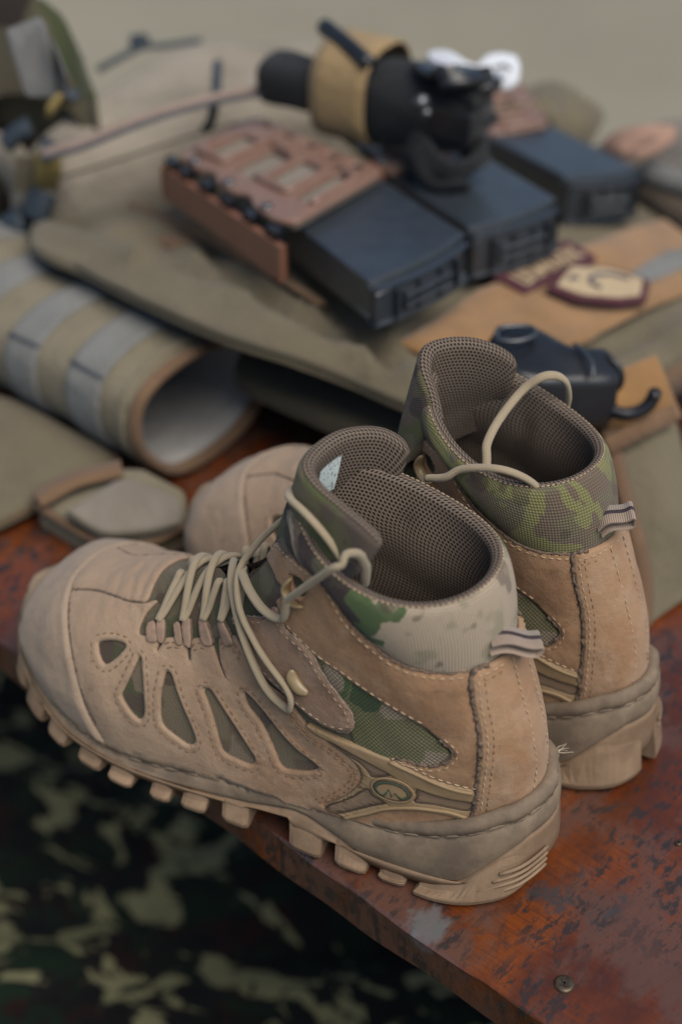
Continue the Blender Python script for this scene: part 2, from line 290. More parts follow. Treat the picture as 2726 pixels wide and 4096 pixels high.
def camo(name, seed=0.0, cols=None, scale=1.0, weave=.0016, dark=1.0, flank=False):
    tan, green, brown, dkbrown, cream = cols or ((.27, .22, .14), (.085, .115, .045), (.135, .098, .066), (.042, .030, .028), (.40, .33, .24))
    m, nt, p = newmat(name); v = coords(nt, loc=(seed, -seed * 1.7, seed * .6), scale=(1, 1, 1.0))
    dn = N_(nt, 'ShaderNodeTexNoise', Scale=60 * scale, Detail=3); L_(nt, v, dn.inputs['Vector'])
    d2 = nt.nodes.new('ShaderNodeVectorMath'); d2.operation = 'SCALE'; L_(nt, dn.outputs['Color'], d2.inputs[0]); d2.inputs['Scale'].default_value = .012 / scale
    ad = nt.nodes.new('ShaderNodeVectorMath'); L_(nt, v, ad.inputs[0]); L_(nt, d2.outputs[0], ad.inputs[1]); q = ad.outputs[0]
    def off(o):
        mp = nt.nodes.new('ShaderNodeMapping'); mp.inputs['Location'].default_value = o; L_(nt, q, mp.inputs[0]); return mp.outputs[0]
    g0 = noise(nt, off((.3, .1, .2)), 17 * scale, 1, .4)
    c = mixc(nt, th(nt, g0, .38, .62), tan, tuple(.5 * (a + b) for a, b in zip(tan, green)))
    n1 = noise(nt, off((1.3, 2.1, .2)), 30 * scale, 1.5, .5); c = mixc(nt, th(nt, n1, .535, .56), c, green)
    n2 = noise(nt, off((4.3, .7, 3.1)), 33 * scale, 1.5, .5); c = mixc(nt, th(nt, n2, .55, .575), c, brown)
    n3 = noise(nt, off((7.3, 5.7, 1.1)), 42 * scale, 1.5, .5); c = mixc(nt, th(nt, n3, .60, .615), c, dkbrown)
    n4 = noise(nt, off((2.9, 8.7, 6.1)), 46 * scale, 1.5, .5); c = mixc(nt, th(nt, n4, .62, .64), c, cream)
    if weave:
        h, sgn = weave_h(nt, weave, flank)
        c = mixc(nt, val(nt, 'MULTIPLY', val(nt, 'SUBTRACT', 1, h), .62), c, (.02, .018, .013), 'MIX')
        L_(nt, bump(nt, h, .7, .0006), p.inputs['Normal'])
    if dark != 1: c = mixc(nt, 1.0, c, (dark, dark, dark), 'MULTIPLY')
    L_(nt, c, p.inputs['Base Color']); p.inputs['Roughness'].default_value = .85; p.inputs['Specular IOR Level'].default_value = .2
    p.inputs['Sheen Weight'].default_value = .1
    return m
def camo_band(name, stops, seed=0.0, weave=.0014, slant=.4):
    """printed cordura of the collar: broad patches in the order they follow round the rim (u = metres from the heel seam)"""
    m, nt, p = newmat(name); uv = coords(nt, 'UV'); s = nt.nodes.new('ShaderNodeSeparateXYZ'); L_(nt, uv, s.inputs[0]); v = coords(nt, loc=(seed, seed, seed))
    n = noise(nt, v, 38, 3, .5, .5)
    x = val(nt, 'ADD', val(nt, 'ADD', s.outputs[0], val(nt, 'MULTIPLY', s.outputs[1], slant)), val(nt, 'MULTIPLY', val(nt, 'SUBTRACT', n, .5), .085))
    f = val(nt, 'MULTIPLY', val(nt, 'ADD', x, .20), 2.5)
    c = ramp(nt, f, [(max(0, min(1, (u + .20) * 2.5)), k) for u, k in stops], 'CONSTANT')
    c = mixc(nt, val(nt, 'MULTIPLY', th(nt, noise(nt, v, 60, 2, .5), .52, .60), .40), c, (.15, .165, .085))
    c = mixc(nt, val(nt, 'MULTIPLY', th(nt, noise(nt, coords(nt, loc=(4, 5, seed)), 48, 2, .5), .60, .63), .6), c, (.085, .062, .046))
    h, _ = weave_h(nt, weave)
    c = mixc(nt, val(nt, 'MULTIPLY', val(nt, 'SUBTRACT', 1, h), .46), c, (.02, .018, .013))
    L_(nt, bump(nt, h, .7, .0006), p.inputs['Normal']); L_(nt, c, p.inputs['Base Color']); p.inputs['Roughness'].default_value = .85; p.inputs['Specular IOR Level'].default_value = .2; p.inputs['Sheen Weight'].default_value = .1
    return m
def spacer_mesh(name, col, cell=.0021):
    """knitted spacer mesh: rows of small holes on a hexagonal lattice"""
    m, nt, p = newmat(name); uv = coords(nt, 'UV', scale=(1 / cell, 1 / (cell * 1.732), 1))
    ds = []
    for o in (0, .5):
        a = nt.nodes.new('ShaderNodeVectorMath'); a.operation = 'ADD'; L_(nt, uv, a.inputs[0]); a.inputs[1].default_value = (o, o, 0)
        f = nt.nodes.new('ShaderNodeVectorMath'); f.operation = 'FRACTION'; L_(nt, a.outputs[0], f.inputs[0])
        s = nt.nodes.new('ShaderNodeVectorMath'); s.operation = 'SUBTRACT'; L_(nt, f.outputs[0], s.inputs[0]); s.inputs[1].default_value = (.5, .5, 0)
        t = nt.nodes.new('ShaderNodeVectorMath'); t.operation = 'MULTIPLY'; L_(nt, s.outputs[0], t.inputs[0]); t.inputs[1].default_value = (1, 1.732, 0)
        l = nt.nodes.new('ShaderNodeVectorMath'); l.operation = 'LENGTH'; L_(nt, t.outputs[0], l.inputs[0]); ds.append(l.outputs['Value'])
    d = val(nt, 'MINIMUM', *ds); k = th(nt, d, .20, .36)
    n = noise(nt, coords(nt), 900, 2)
    c = mixc(nt, k, tuple(x * .10 for x in col), mixc(nt, n, tuple(x * .75 for x in col), tuple(x * 1.2 for x in col)))
    L_(nt, c, p.inputs['Base Color']); L_(nt, bump(nt, k, .8, .0009), p.inputs['Normal'])
    p.inputs['Roughness'].default_value = .9; p.inputs['Specular IOR Level'].default_value = .15
    return m
def rubber(name, base, dust, amt=.5, rough=.7, dust_lo=.35):
    m, nt, p = newmat(name); v = coords(nt)
    big = noise(nt, v, 45, 6, .65); fine = noise(nt, v, 700, 4, .7)
    c = mixc(nt, val(nt, 'MULTIPLY', th(nt, big, dust_lo, .7), amt), base, dust)
    c = mixc(nt, val(nt, 'MULTIPLY', th(nt, fine, .5, .8), .3), c, tuple(x * .6 for x in base))
    L_(nt, c, p.inputs['Base Color']); p.inputs['Roughness'].default_value = rough; p.inputs['Specular IOR Level'].default_value = .3
    L_(nt, bump(nt, fine, .25, .0005, bump(nt, big, .2, .001)), p.inputs['Normal']); return m
def cordmat(name, a, b, k=1400):
    m, nt, p = newmat(name); uv = coords(nt, 'UV'); s = nt.nodes.new('ShaderNodeSeparateXYZ'); L_(nt, uv, s.inputs[0])
    u = val(nt, 'MULTIPLY', s.outputs[0], k * math.pi); w = val(nt, 'MULTIPLY', s.outputs[1], 6 * math.pi)
    h = val(nt, 'ABSOLUTE', val(nt, 'SINE', val(nt, 'ADD', u, w))); h2 = val(nt, 'ABSOLUTE', val(nt, 'SINE', val(nt, 'SUBTRACT', u, w)))
    hh = val(nt, 'MAXIMUM', h, h2)
    n = noise(nt, coords(nt), 120, 4)
    c = mixc(nt, val(nt, 'MULTIPLY', val(nt, 'SUBTRACT', 1, hh), .8), mixc(nt, n, a, b), tuple(x * .35 for x in a))
    L_(nt, c, p.inputs['Base Color']); L_(nt, bump(nt, hh, .5, .0005), p.inputs['Normal'])
    p.inputs['Roughness'].default_value = .85; p.inputs['Specular IOR Level'].default_value = .2; p.inputs['Sheen Weight'].default_value = .2
    return m
def fabric(name, a, b, weave=.0012, vs=25, wv=.4, bd=.0004):
    m, nt, p = newmat(name); v = coords(nt)
    c = mixc(nt, th(nt, noise(nt, v, vs, 5, .6), .35, .65), a, b)
    h, _ = weave_h(nt, weave)
    c = mixc(nt, val(nt, 'MULTIPLY', val(nt, 'SUBTRACT', 1, h), wv), c, tuple(x * .3 for x in a))
    L_(nt, c, p.inputs['Base Color']); L_(nt, bump(nt, h, .5, bd, bump(nt, noise(nt, v, 45, 6, .65, .8), .55, .008)), p.inputs['Normal'])
    p.inputs['Roughness'].default_value = .88; p.inputs['Specular IOR Level'].default_value = .2; p.inputs['Sheen Weight'].default_value = .1
    return m
M = {}
M['leather'] = leather('nubuck_tan', (.285, .170, .096), (.34, .245, .165), (.185, .104, .056), 0, .75)
M['leather_heel'] = leather('nubuck_heel', (.315, .192, .108), (.35, .245, .16), (.262, .142, .070), 3.1)
M['leather_quarter'] = leather('nubuck_quarter', (.300, .170, .088), (.33, .220, .14), (.205, .112, .057), 5.3)
M['leather_strap'] = leather('nubuck_strap', (.225, .138, .088), (.29, .205, .145), (.165, .094, .058), 8.3)
M['toe'] = leather('dusty_toe', (.240, .158, .098), (.32, .240, .170), (.165, .104, .062), 1.7, .8)
M['raw'] = plain('raw_leather_edge', (.125, .088, .062), .95, .5, 600, .8, .0008, bscale=1500)
M['thread'] = plain('thread', (.36, .26, .165), .8, .3, 300)
M['thread_dark'] = plain('thread_rust', (.20, .115, .06), .8, .3, 300)
M['camo'] = camo('camouflage_cordura', 0.0, ((.185, .145, .090), (.090, .095, .045), (.140, .098, .064), (.095, .068, .048), (.22, .17, .11)), .85)
M['camo2'] = camo('camouflage_collar', 2.35, ((.30, .235, .165), (.095, .125, .050), (.150, .108, .074), (.055, .038, .036), (.36, .30, .22)), .62)
M['camo3'] = camo('camouflage_tongue', 4.1, ((.165, .122, .088), (.12, .13, .05), (.135, .10, .075), (.075, .055, .052), (.17, .15, .08)), .8, .0013)
M['lining'] = spacer_mesh('spacer_mesh_lining', (.150, .116, .090))
M['midsole'] = rubber('midsole_rubber', (.128, .094, .066), (.25, .185, .122), .85, .75, .30)
M['outsole'] = rubber('outsole_rubber', (.170, .110, .067), (.275, .187, .115), .8, .75, .32)
M['badge'] = rubber('moulded_badge_rubber', (.235, .160, .085), (.29, .20, .12), .5, .6)
M['badge_dark'] = rubber('badge_inlay', (.175, .118, .075), (.22, .155, .105), .5, .7)
M['glyph'] = plain('emblem_paint', (.050, .062, .034), .6, .2, 300)
M['lace'] = cordmat('lace_cord', (.36, .29, .19), (.30, .235, .15))
M['webbing'] = cordmat('loop_webbing', (.36, .27, .20), (.30, .22, .165), 900)
M['stripe'] = plain('stripe_thread', (.035, .025, .03), .85, .3, 400)
M['hook'] = plain('painted_hook', (.23, .165, .085), .35, .15, 200, .05, .0003)
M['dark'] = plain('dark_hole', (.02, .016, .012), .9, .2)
def label_print():
    m, nt, p = newmat('printed_size_label'); uv = coords(nt, 'UV', scale=(1, 1, 1))
    s = nt.nodes.new('ShaderNodeSeparateXYZ'); L_(nt, uv, s.inputs[0])
    v = nt.nodes.new('ShaderNodeMapping'); v.inputs['Scale'].default_value = (900, 420, 1); L_(nt, uv, v.inputs[0])
    n = noise(nt, v.outputs[0], 1.0, 2, .6)
    c = mixc(nt, th(nt, n, .56, .62), (.55, .62, .60), (.05, .055, .06))
    L_(nt, c, p.inputs['Base Color']); p.inputs['Roughness'].default_value = .7; return m
M['label_print'] = label_print()

T_, G_, B_2, D_2, O_2 = (.43, .345, .25), (.080, .125, .048), (.165, .122, .086), (.048, .032, .032), (.225, .215, .088)
M['collar_near'] = camo_band('collar_camouflage_near', [(-.20, B_2), (-.13, G_), (-.085, B_2), (-.062, D_2), (-.045, G_), (-.016, G_), (-.004, T_), (.062, G_), (.082, D_2), (.108, B_2), (.118, T_), (.126, D_2), (.14, G_)], 1.3)
M['collar_far'] = camo_band('collar_camouflage_far', [(-.20, B_2), (-.150, D_2), (-.138, G_), (-.112, B_2), (-.100, O_2), (-.066, B_2), (-.046, O_2), (-.026, B_2), (-.006, O_2), (.004, B_2), (.03, O_2), (.06, G_), (.10, B_2)], 2.7, .0015, .6)
M['raw_light'] = plain('raw_strap_edge', (.235, .175, .13), .95, .35, 600, .8, .0008, bscale=1500)
M['webbing_pink'] = plain('loop_webbing_pink', (.25, .165, .115), .9, .2, 200, .4, .0005)
M['thread_pale'] = plain('thread_pale', (.32, .26, .19), .9, .2, 300)
M['groove'] = plain('groove_shade', (.055, .036, .022), .95, .2, 300)  # dark lines that paint the shade in the badge and emblem recesses
M['camo_inset'] = camo('camouflage_inset', 1.15, ((.185, .165, .085), (.075, .125, .042), (.16, .155, .070), (.050, .085, .034), (.30, .235, .165)), .95, .0016, 1.0, True)

# ------------------------------------------------------------------ boot builder
def wv(p):                       # (t, v) -> (t, w), w in 0..2 with the instep at 1
    return (p[0], p[1] if p[1] >= -.5 else 2 + p[1])
def lastw(t, w, side): return last(t, ((np.asarray(w) + 1) % 2) - 1, side)
def lastwn(t, w, side): return last_n(t, ((np.asarray(w) + 1) % 2) - 1, side)
SC = np.array([.42, .13])
def dens(poly, closed=True, step=.0015, smooth=True):
    """dense outline in (t, w) with about even spacing on the last"""
    P = np.array(poly, float)[:, :2]
    Q = cat_rom(P, 8, closed) if smooth else P
    X = lastw(Q[:, 0], Q[:, 1], 1.0)
    if closed: Q2 = np.vstack([Q, Q[:1]]); X2 = np.vstack([X, X[:1]])
    else: Q2, X2 = Q, X
    L = np.r_[0, np.cumsum(np.linalg.norm(np.diff(X2, axis=0), axis=1) + 1e-9)]
    n = max(6, int(L[-1] / step)); q = np.linspace(0, L[-1], n + 1)
    if closed: q = q[:-1]
    return np.stack([np.interp(q, L, Q2[:, k]) for k in (0, 1)], 1)
def inpoly(pts, poly):
    x, y = pts[:, 0], pts[:, 1]; r = np.zeros(len(pts), bool); n = len(poly)
    for i in range(n):
        x1, y1 = poly[i]; x2, y2 = poly[(i + 1) % n]
        if y1 == y2: continue
        c = ((y1 > y) != (y2 > y)) & (x < (x2 - x1) * (y - y1) / (y2 - y1) + x1); r ^= c
    return r
def inset(Q, d, closed=True, poly=None):
    """move a (t, w) polyline sideways by d metres on the last (into poly if given)"""
    e = 2e-3
    t, w_ = Q[:, 0], Q[:, 1]
    X = lastw(t, w_, 1.0)
    if closed: T = np.roll(X, -1, 0) - np.roll(X, 1, 0)
    else: T = np.gradient(X, axis=0)
    T /= np.linalg.norm(T, axis=1)[:, None] + 1e-12
    n = lastwn(t, w_, 1.0); B = np.cross(n, T)
    Jt = (lastw(np.clip(t + e, 0, 1), w_, 1.) - lastw(np.clip(t - e, 0, 1), w_, 1.)) / (np.clip(t + e, 0, 1) - np.clip(t - e, 0, 1))[:, None]
    w1 = w_ + e; w0 = w_ - e
    Jw = (lastw(t, w1, 1.) - lastw(t, w0, 1.)) / (2 * e)
    a = (Jt * Jt).sum(1); b = (Jt * Jw).sum(1); c = (Jw * Jw).sum(1) + 1e-9
    f = (Jt * B).sum(1); g = (Jw * B).sum(1); det = a * c - b * b + 1e-14
    dt = (f * c - b * g) / det; dw = (a * g - b * f) / det
    dt = np.clip(dt, -25, 25); dw = np.clip(dw, -60, 60)
    R1 = Q + np.stack([dt, dw], 1) * d
    R1[:, 0] = np.clip(R1[:, 0], 0, 1)
    if poly is not None:
        m = inpoly(R1, poly)
        R2 = Q - np.stack([dt, dw], 1) * d; R2[:, 0] = np.clip(R2[:, 0], 0, 1)
        if m.mean() < .5: R1 = R2
    return R1
def mind(X, Y):
    r = np.full(len(X), 9.0)
    for i in range(0, len(X), 400): r[i:i + 400] = np.sqrt(((X[i:i + 400, None, :] - Y[None]) ** 2).sum(-1)).min(1)
    return r
def panel(name, outline, holes, h, mats, parent, side, flip=False, er=.0016, lip=0.0, grid=.0032, base=0.0, smooth=True, skirt=True, puff=0.0, hfun=None, crease=False):
    """a leather piece of thickness h lying on the last; holes are cut through; lip raises a bead round the holes"""
    O = dens(outline, smooth=smooth); HS = [dens(q) for q in holes]
    rings = [O] + HS
    edges = []; pts = []; k = 0
    for rg in rings:
        n = len(rg); pts += list(rg); edges += [(k + i, k + (i + 1) % n) for i in range(n)]; k += n
    nb = k
    extra = []
    ds = [er * .35, er] + ([.0026, .0036, .0050] if lip else [.0032])
    for ri, rg in enumerate(rings):
        for d in ds:
            if ri == 0 and d > .0034: continue
            q = inset(rg, d, True, rg)
            if ri > 0: q = 2 * rg - q
            extra.append(q[::1 if d < .003 else 2])
    tmin, tmax = O[:, 0].min(), O[:, 0].max(); wmin, wmax = O[:, 1].min(), O[:, 1].max()
    tt = np.arange(tmin, tmax, grid / .40)
    for i, t in enumerate(tt):
        ws = np.linspace(wmin, wmax, 200); X = lastw(np.full(200, t), ws, 1.)
        Lr = np.r_[0, np.cumsum(np.linalg.norm(np.diff(X, axis=0), axis=1))]
        m = max(2, int(Lr[-1] / grid)); q = (np.arange(m) + .5 * (i % 2) + .25) / m * Lr[-1]
        extra.append(np.stack([np.full(m, t), np.interp(q, Lr, ws)], 1))
    E = np.vstack(extra)
    m = inpoly(E, O)
    for hh in HS: m &= ~inpoly(E, hh)
    E = E[m]
    XB = lastw(np.array(pts)[:, 0], np.array(pts)[:, 1], 1.)
    XE = lastw(E[:, 0], E[:, 1], 1.); dE = mind(XE, XB)
    E = E[dE > er * .25]
    A = np.vstack([np.array(pts), E])
    # thin duplicates
    key = np.round(A / np.array([.0012, .004])).astype(int); seen = {}; keep = list(range(nb))
    for i in range(nb): seen[tuple(key[i])] = 1
    for i in range(nb, len(A)):
        q = tuple(key[i])
        if q in seen: continue
        seen[q] = 1; keep.append(i)
    A = A[keep]
    res = delaunay_2d_cdt([Vector((p[0] * SC[0], p[1] * SC[1])) for p in A], edges, [], 0, 1e-7)
    vo = np.array([(p[0] / SC[0], p[1] / SC[1]) for p in res[0]]); fo = res[2]
    C_ = np.array([vo[list(f)].mean(0) for f in fo])
    ok = inpoly(C_, O)
    for hh in HS: ok &= ~inpoly(C_, hh)
    fo = [f for f, q in zip(fo, ok) if q]
    X1 = lastw(vo[:, 0], vo[:, 1], 1.); dO = mind(X1, XB)
    u = np.clip(dO / er, 0, 1); H = base + h * (.45 + .55 * np.sqrt(1 - (1 - u) ** 2))
    if lip and HS:
        XH = np.vstack([lastw(q[:, 0], q[:, 1], 1.) for q in HS]); dh = mind(X1, XH)
        H += lip * np.exp(-((dh - .0016) / .0012) ** 2)
    if puff:
        H += puff * sm(dO, 0, .012)
    H += .00045 * vnoise(X1, 110, 3) * sm(dO, 0, .010) + .00028 * vnoise(X1, 330, 4) * sm(dO, 0, .006)
    if crease:
        for q, (tc_, dp) in enumerate(((.560, .0007), (.588, .0010), (.612, .0008), (.640, .0006), (.668, .0005))):
            tw_ = tc_ + .010 * np.sin(vo[:, 1] * (5 + q)) + .004 * np.sin(vo[:, 1] * 17 + q)
            H -= dp * np.exp(-((vo[:, 0] - tw_) / .0045) ** 2) * sm(np.minimum(vo[:, 1], 2 - vo[:, 1]), .55, .8) * sm(dO, 0, .004)
    if hfun is not None: H += hfun(vo, X1, dO)
    w_ = (2 - vo[:, 1]) % 2 if flip else vo[:, 1]
    P = lastw(vo[:, 0], w_, side) + lastwn(vo[:, 0], w_, side) * H[:, None]
    V = [tuple(p) for p in P]; F = [tuple(f) for f in fo]
    # orientation
    Pn = P; a = np.array([np.cross(Pn[f[1]] - Pn[f[0]], Pn[f[2]] - Pn[f[0]]) for f in F[:200]]); nn = lastwn(vo[:, 0], w_, side)
    s = sum(a[i] @ nn[F[i][0]] for i in range(len(a)))
    if s < 0: F = [f[::-1] for f in F]
    mi = [0] * len(F)
    if skirt:
        cnt = {}
        for f in F:
            for i in range(len(f)):
                e_ = (f[i], f[(i + 1) % len(f)]); cnt[e_] = 1
        bd = [e_ for e_ in cnt if (e_[1], e_[0]) not in cnt]
        low = {}
        Pl = lastw(vo[:, 0], w_, side) + lastwn(vo[:, 0], w_, side) * (base - .0012)
        for a_, b_ in bd:
            for q in (a_, b_):
                if q not in low: low[q] = len(V); V.append(tuple(Pl[q]))
            F.append((b_, a_, low[a_], low[b_])); mi.append(1 if len(mats) > 1 else 0)
    uvp = np.stack([vo[:, 0] * .40, vo[:, 1] * .13], 1); uvp = np.vstack([uvp, np.zeros((len(V) - len(uvp), 2))])
    return mesh_obj(name, V, F, mats, parent, True, mi, uvp)
def surf_path(pts, side, flip=False, extra=0.0):
    """(t, v, h) -> points above the last"""
    A = np.array([(*wv(p[:2]), p[2]) for p in pts]); A = cat_rom(A, 6)
    w_ = (2 - A[:, 1]) % 2 if flip else A[:, 1]
    return lastw(A[:, 0], w_, side) + lastwn(A[:, 0], w_, side) * (A[:, 2] + extra)[:, None]
def stitches(name, lines, h, mat, parent, side, flips=(False,), length=.0026, gap=.0014, r=.00034, lift=.00005):
    """dashes of thread sunk into the leather along (t, w) lines"""
    mb = MB()
    for Q in lines:
        for fl in flips:
            w_ = (2 - Q[:, 1]) % 2 if fl else Q[:, 1]
            P = lastw(Q[:, 0], w_, side) + lastwn(Q[:, 0], w_, side) * (h + lift)
            Lr = np.r_[0, np.cumsum(np.linalg.norm(np.diff(P, axis=0), axis=1))]
            NN = lastwn(Q[:, 0], w_, side)
            s = 0.0
            while s + length < Lr[-1]:
                l = length * random.uniform(.85, 1.1)
                q = s + l * np.array([0, .25, .75, 1]); c = np.stack([np.interp(q, Lr, P[:, k]) for k in range(3)], 1)
                nrm = np.array([np.interp(s, Lr, NN[:, k]) for k in range(3)])
                c[0] -= nrm * r * 1.2; c[3] -= nrm * r * 1.2
                v, f, _ = tube(c, [r * .6, r, r, r * .6], 5, False, 1, nrm); mb.add(v, f)
                s += length + gap
    return mb.build(name, mat, parent, kind='stuff')
def grid_uv(P):
    nr, nc = P.shape[:2]
    du = np.linalg.norm(np.diff(P, axis=1), axis=2); dv = np.linalg.norm(np.diff(P, axis=0), axis=2)
    U = np.concatenate([np.zeros((nr, 1)), np.cumsum(du, 1)], 1); U = U - U[:, nc // 2:nc // 2 + 1]
    Vv = np.concatenate([np.zeros((1, nc)), np.cumsum(dv, 0)], 0)
    return np.stack([U, Vv], -1).reshape(-1, 2)
def grid_obj(name, P, mat, parent, flip=False, kind=None):
    nr, nc = P.shape[:2]; F = grid_faces(nr, nc)
    if flip: F = [f[::-1] for f in F]
    return mesh_obj(name, P.reshape(-1, 3), F, mat, parent, True, None, grid_uv(P))

# --- sole tables: x -> half width, feather height, underside height
SX = [-.001, .004, .012, .03, .06, .09, .12, .16, .20, .235, .263, .2845, .2985, .3075]
SWID = [.000, .018, .0275, .0365, .0405, .0425, .0455, .0515, .0555, .0545, .0480, .0370, .0230, .000]
SYC = [0, 0, 0, 0, 0, 0, 0, 0, 0, -.002, -.006, -.009, -.011, -.012]
ZF = ([-.001, .012, .024, .042, .06, .075, .0965, .115, .135, .165, .208, .24, .266, .29, .3125], [.059, .057, .051, .0435, .0385, .0375, .039, .041, .040, .035, .031, .033, .038, .047, .056])
ZB = ([-.001, .02, .05, .1, .12, .15, .2, .24, .27, .29, .3125], [.004, .001, 0, 0, .003, .007, .009, .010, .013, .018, .026])
def sole_outline():
    lat = [(SX[i], SYC[i] + SWID[i]) for i in range(len(SX))]; med = [(SX[i], SYC[i] - SWID[i]) for i in range(len(SX) - 2, 0, -1)]
    Q = cat_rom(lat + med, 10, True)
    return resample(Q, n=240, closed=True)
def build_sole(root, side):
    Q = sole_outline(); n = len(Q); x = Q[:, 0]
    T = np.roll(Q, -1, 0) - np.roll(Q, 1, 0); T /= np.linalg.norm(T, axis=1)[:, None]; NO = np.stack([T[:, 1], -T[:, 0]], 1)
    if ((Q + NO * .01 - Q.mean(0)) ** 2).sum() < ((Q - Q.mean(0)) ** 2).sum(): NO = -NO
    zf = np.interp(x, *ZF); zb = np.interp(x, *ZB)
    # height of the line between midsole and outsole
    lat_b = np.interp(x, [-.001, .004, .010, .027, .04, .061, .077, .092, .1048, .112, .135, .17, .2, .24, .27, .3125], [.040, .040, .034, .0135, .009, .0075, .0105, .018, .0245, .0255, .0215, .0195, .0195, .0225, .030, .046])
    zd = np.minimum(lat_b, zf - .010)
    def ring(off, z): 
        P = Q + NO * np.asarray(off)[..., None] if np.ndim(off) else Q + NO * off
        return np.stack([P[:, 0], P[:, 1] * side, z], 1)
    wob = .0004 * np.sin(np.arange(n) * .9) + .0003 * np.sin(np.arange(n) * 2.3)
    mid = zf - .010 + (zd - (zf - .010)) * .45
    # a sculpted hollow with a ledge along the waist of the heel
    led = np.exp(-((x - .055) / .035) ** 2)
    rows = [ring(-.011, zf - .010), ring(-.0065, zf - .0005), ring(-.0035, zf + .0012), ring(-.0012 + wob, zf + .0002), ring(.0002 + wob, zf - .0022), ring(.0003 + wob, zf - .0050), ring(-.0009, zf - .0062 + wob * 2), ring(.0004, zf - .0076 + wob * 2),
            ring(.0016, zf - .0095), ring(.0022 + .0014 * led, mid), ring(.0024 + .001 * led, zd + .0022), ring(.0020, zd + .0007), ring(-.0022, zd + .0001)]
    P = np.stack(rows)
    F = grid_faces(len(rows), n, True)
    if side > 0: F = [f[::-1] for f in F]
    ms = mesh_obj('midsole', P.reshape(-1, 3), F, M['midsole'], root)
    # thread sunk in the groove round the top of the sole
    mb = MB(); loop = ring(.0000, zf - .0064); L0 = np.vstack([loop, loop[:1]]); Lr = np.r_[0, np.cumsum(np.linalg.norm(np.diff(L0, axis=0), axis=1))]; s = 0
    while s < Lr[-1] - .01:
        q = s + np.array([0, .002, .0055, .0075]); c = np.stack([np.interp(q, Lr, L0[:, k]) for k in range(3)], 1); c[1:3, 2] += .0004
        v, f, _ = tube(c, [.0004, .0007, .0007, .0004], 5, False); mb.add(v, f); s += .0105
    mb.build('welt_stitching', M['midsole'], ms, kind='stuff')
    pl = zb + .0115
    pl = np.where((x > .112) & (x < .136), np.maximum(pl, .019), pl)
    out = [ring(-.0024, zd + .0000), ring(.0020, zd - .0007), ring(.0024, zd - .0035), ring(.0034, zd + (pl - zd) * .5), ring(.0036, pl + .002), ring(.0022, pl), ring(-.016, pl + .001)]
    P = np.stack(out); F = grid_faces(len(out), n, True)
    if side > 0: F = [f[::-1] for f in F]
    nb = len(P.reshape(-1, 3))
    F.append(tuple((len(out) - 1) * n + i for i in range(n))[::1 if side > 0 else -1])
    osl = mesh_obj('outsole', P.reshape(-1, 3), F, M['outsole'], root)
    # lugs: ranges of x along each edge
    rng = [(.012, .0465), (.0495, .0690), (.0725, .0925), (.0965, .1145), (.1330, .1525), (.1555, .1720), (.1750, .1905), (.1940, .2125), (.2170, .2345), (.2390, .2560), (.2600, .2765), (.2805, .2930)]
    half = n // 2
    imx = int(np.argmax(x)); imn = int(np.argmin(x))
    def lug(idx, taper=.0012, up=.0065, rad=.015, bulge=.0):
        bulge += random.uniform(-.0010, .0012); up += random.uniform(-.002, .003); tp_ = random.uniform(.06, .16); sk_ = random.uniform(-.10, .10)
        o = Q[idx]; no = NO[idx]; m = len(idx)
        f01 = np.linspace(-1, 1, m); shrink = 1 - .10 * np.ones(m)
        zt = np.minimum(np.interp(o[:, 0], x[np.argsort(x)], pl[np.argsort(x)]) + up, zd[idx] - .001); zbm = zb[idx] + .0003 * np.cos(f01 * 2)
        rows = []
        for off, z in ((.0026, zt), (.0041, zt - .0040), (.0068 + bulge * .6, zbm + .0040), (.0060 + bulge * .6, zbm + .0005), (.0030, zbm), (-rad, zbm), (-rad, zbm + .011)):
            kz = np.clip((zt.mean() - np.mean(z)) / max(1e-4, (zt - zbm).mean()), 0, 1); idc = o.mean(0); o2 = o + (o[m // 2] - o) * (tp_ * kz) + (o[-1] - o[0]) * (sk_ * kz); c = o2 + no * (off - .0014 * (np.abs(f01) ** 4))[:, None]
            rows.append(np.stack([c[:, 0], c[:, 1] * side, z], 1))
        P = np.stack(rows); F = grid_faces(len(rows), m)
        F.append(tuple(i * m for i in range(len(rows)))); F.append(tuple(i * m + m - 1 for i in range(len(rows)))[::-1])
        b = bmesh.new(); vs = [b.verts.new(p) for p in P.reshape(-1, 3)]
        for f in F: b.faces.new([vs[i] for i in f])
        bmesh.ops.recalc_face_normals(b, faces=b.faces)
        me = bpy.data.meshes.new('lug'); b.to_mesh(me); b.free(); me.materials.append(M['outsole'])
        for p_ in me.polygons: p_.use_smooth = False
        ob = bpy.data.objects.new('lug', me); COL.objects.link(ob); ob.parent = osl
        bv = ob.modifiers.new('bevel', 'BEVEL'); bv.width = .0006; bv.segments = 1; bv.limit_method = 'ANGLE'; bv.angle_limit = R(35)
    def span(x0, x1, lateral):
        ids = [i for i in range(n) if x0 <= x[i] <= x1 and ((Q[i, 1] > np.interp(x[i], SX, SYC)) == lateral)]
        # keep order along the ring
        ids.sort(key=lambda i: ((i - imn) % n))
        return np.array(ids)
    for k, (a, b) in enumerate(rng):
        for lat in (True, False):
            if k == 0:
                ids = [i for i in range(n) if x[i] < b and ((Q[i, 1] > .0035) if lat else (Q[i, 1] < -.0035))]
                ids.sort(key=lambda i: ((i - imn + half) % n)); ids = np.array(ids)
                lug(ids, up=.016, rad=.012, bulge=.001)
            else:
                ids = span(a, b, lat)
                if len(ids) >= 3: lug(ids, rad=.020)
    # fine ridges on the heel block's wall
    mb = MB()
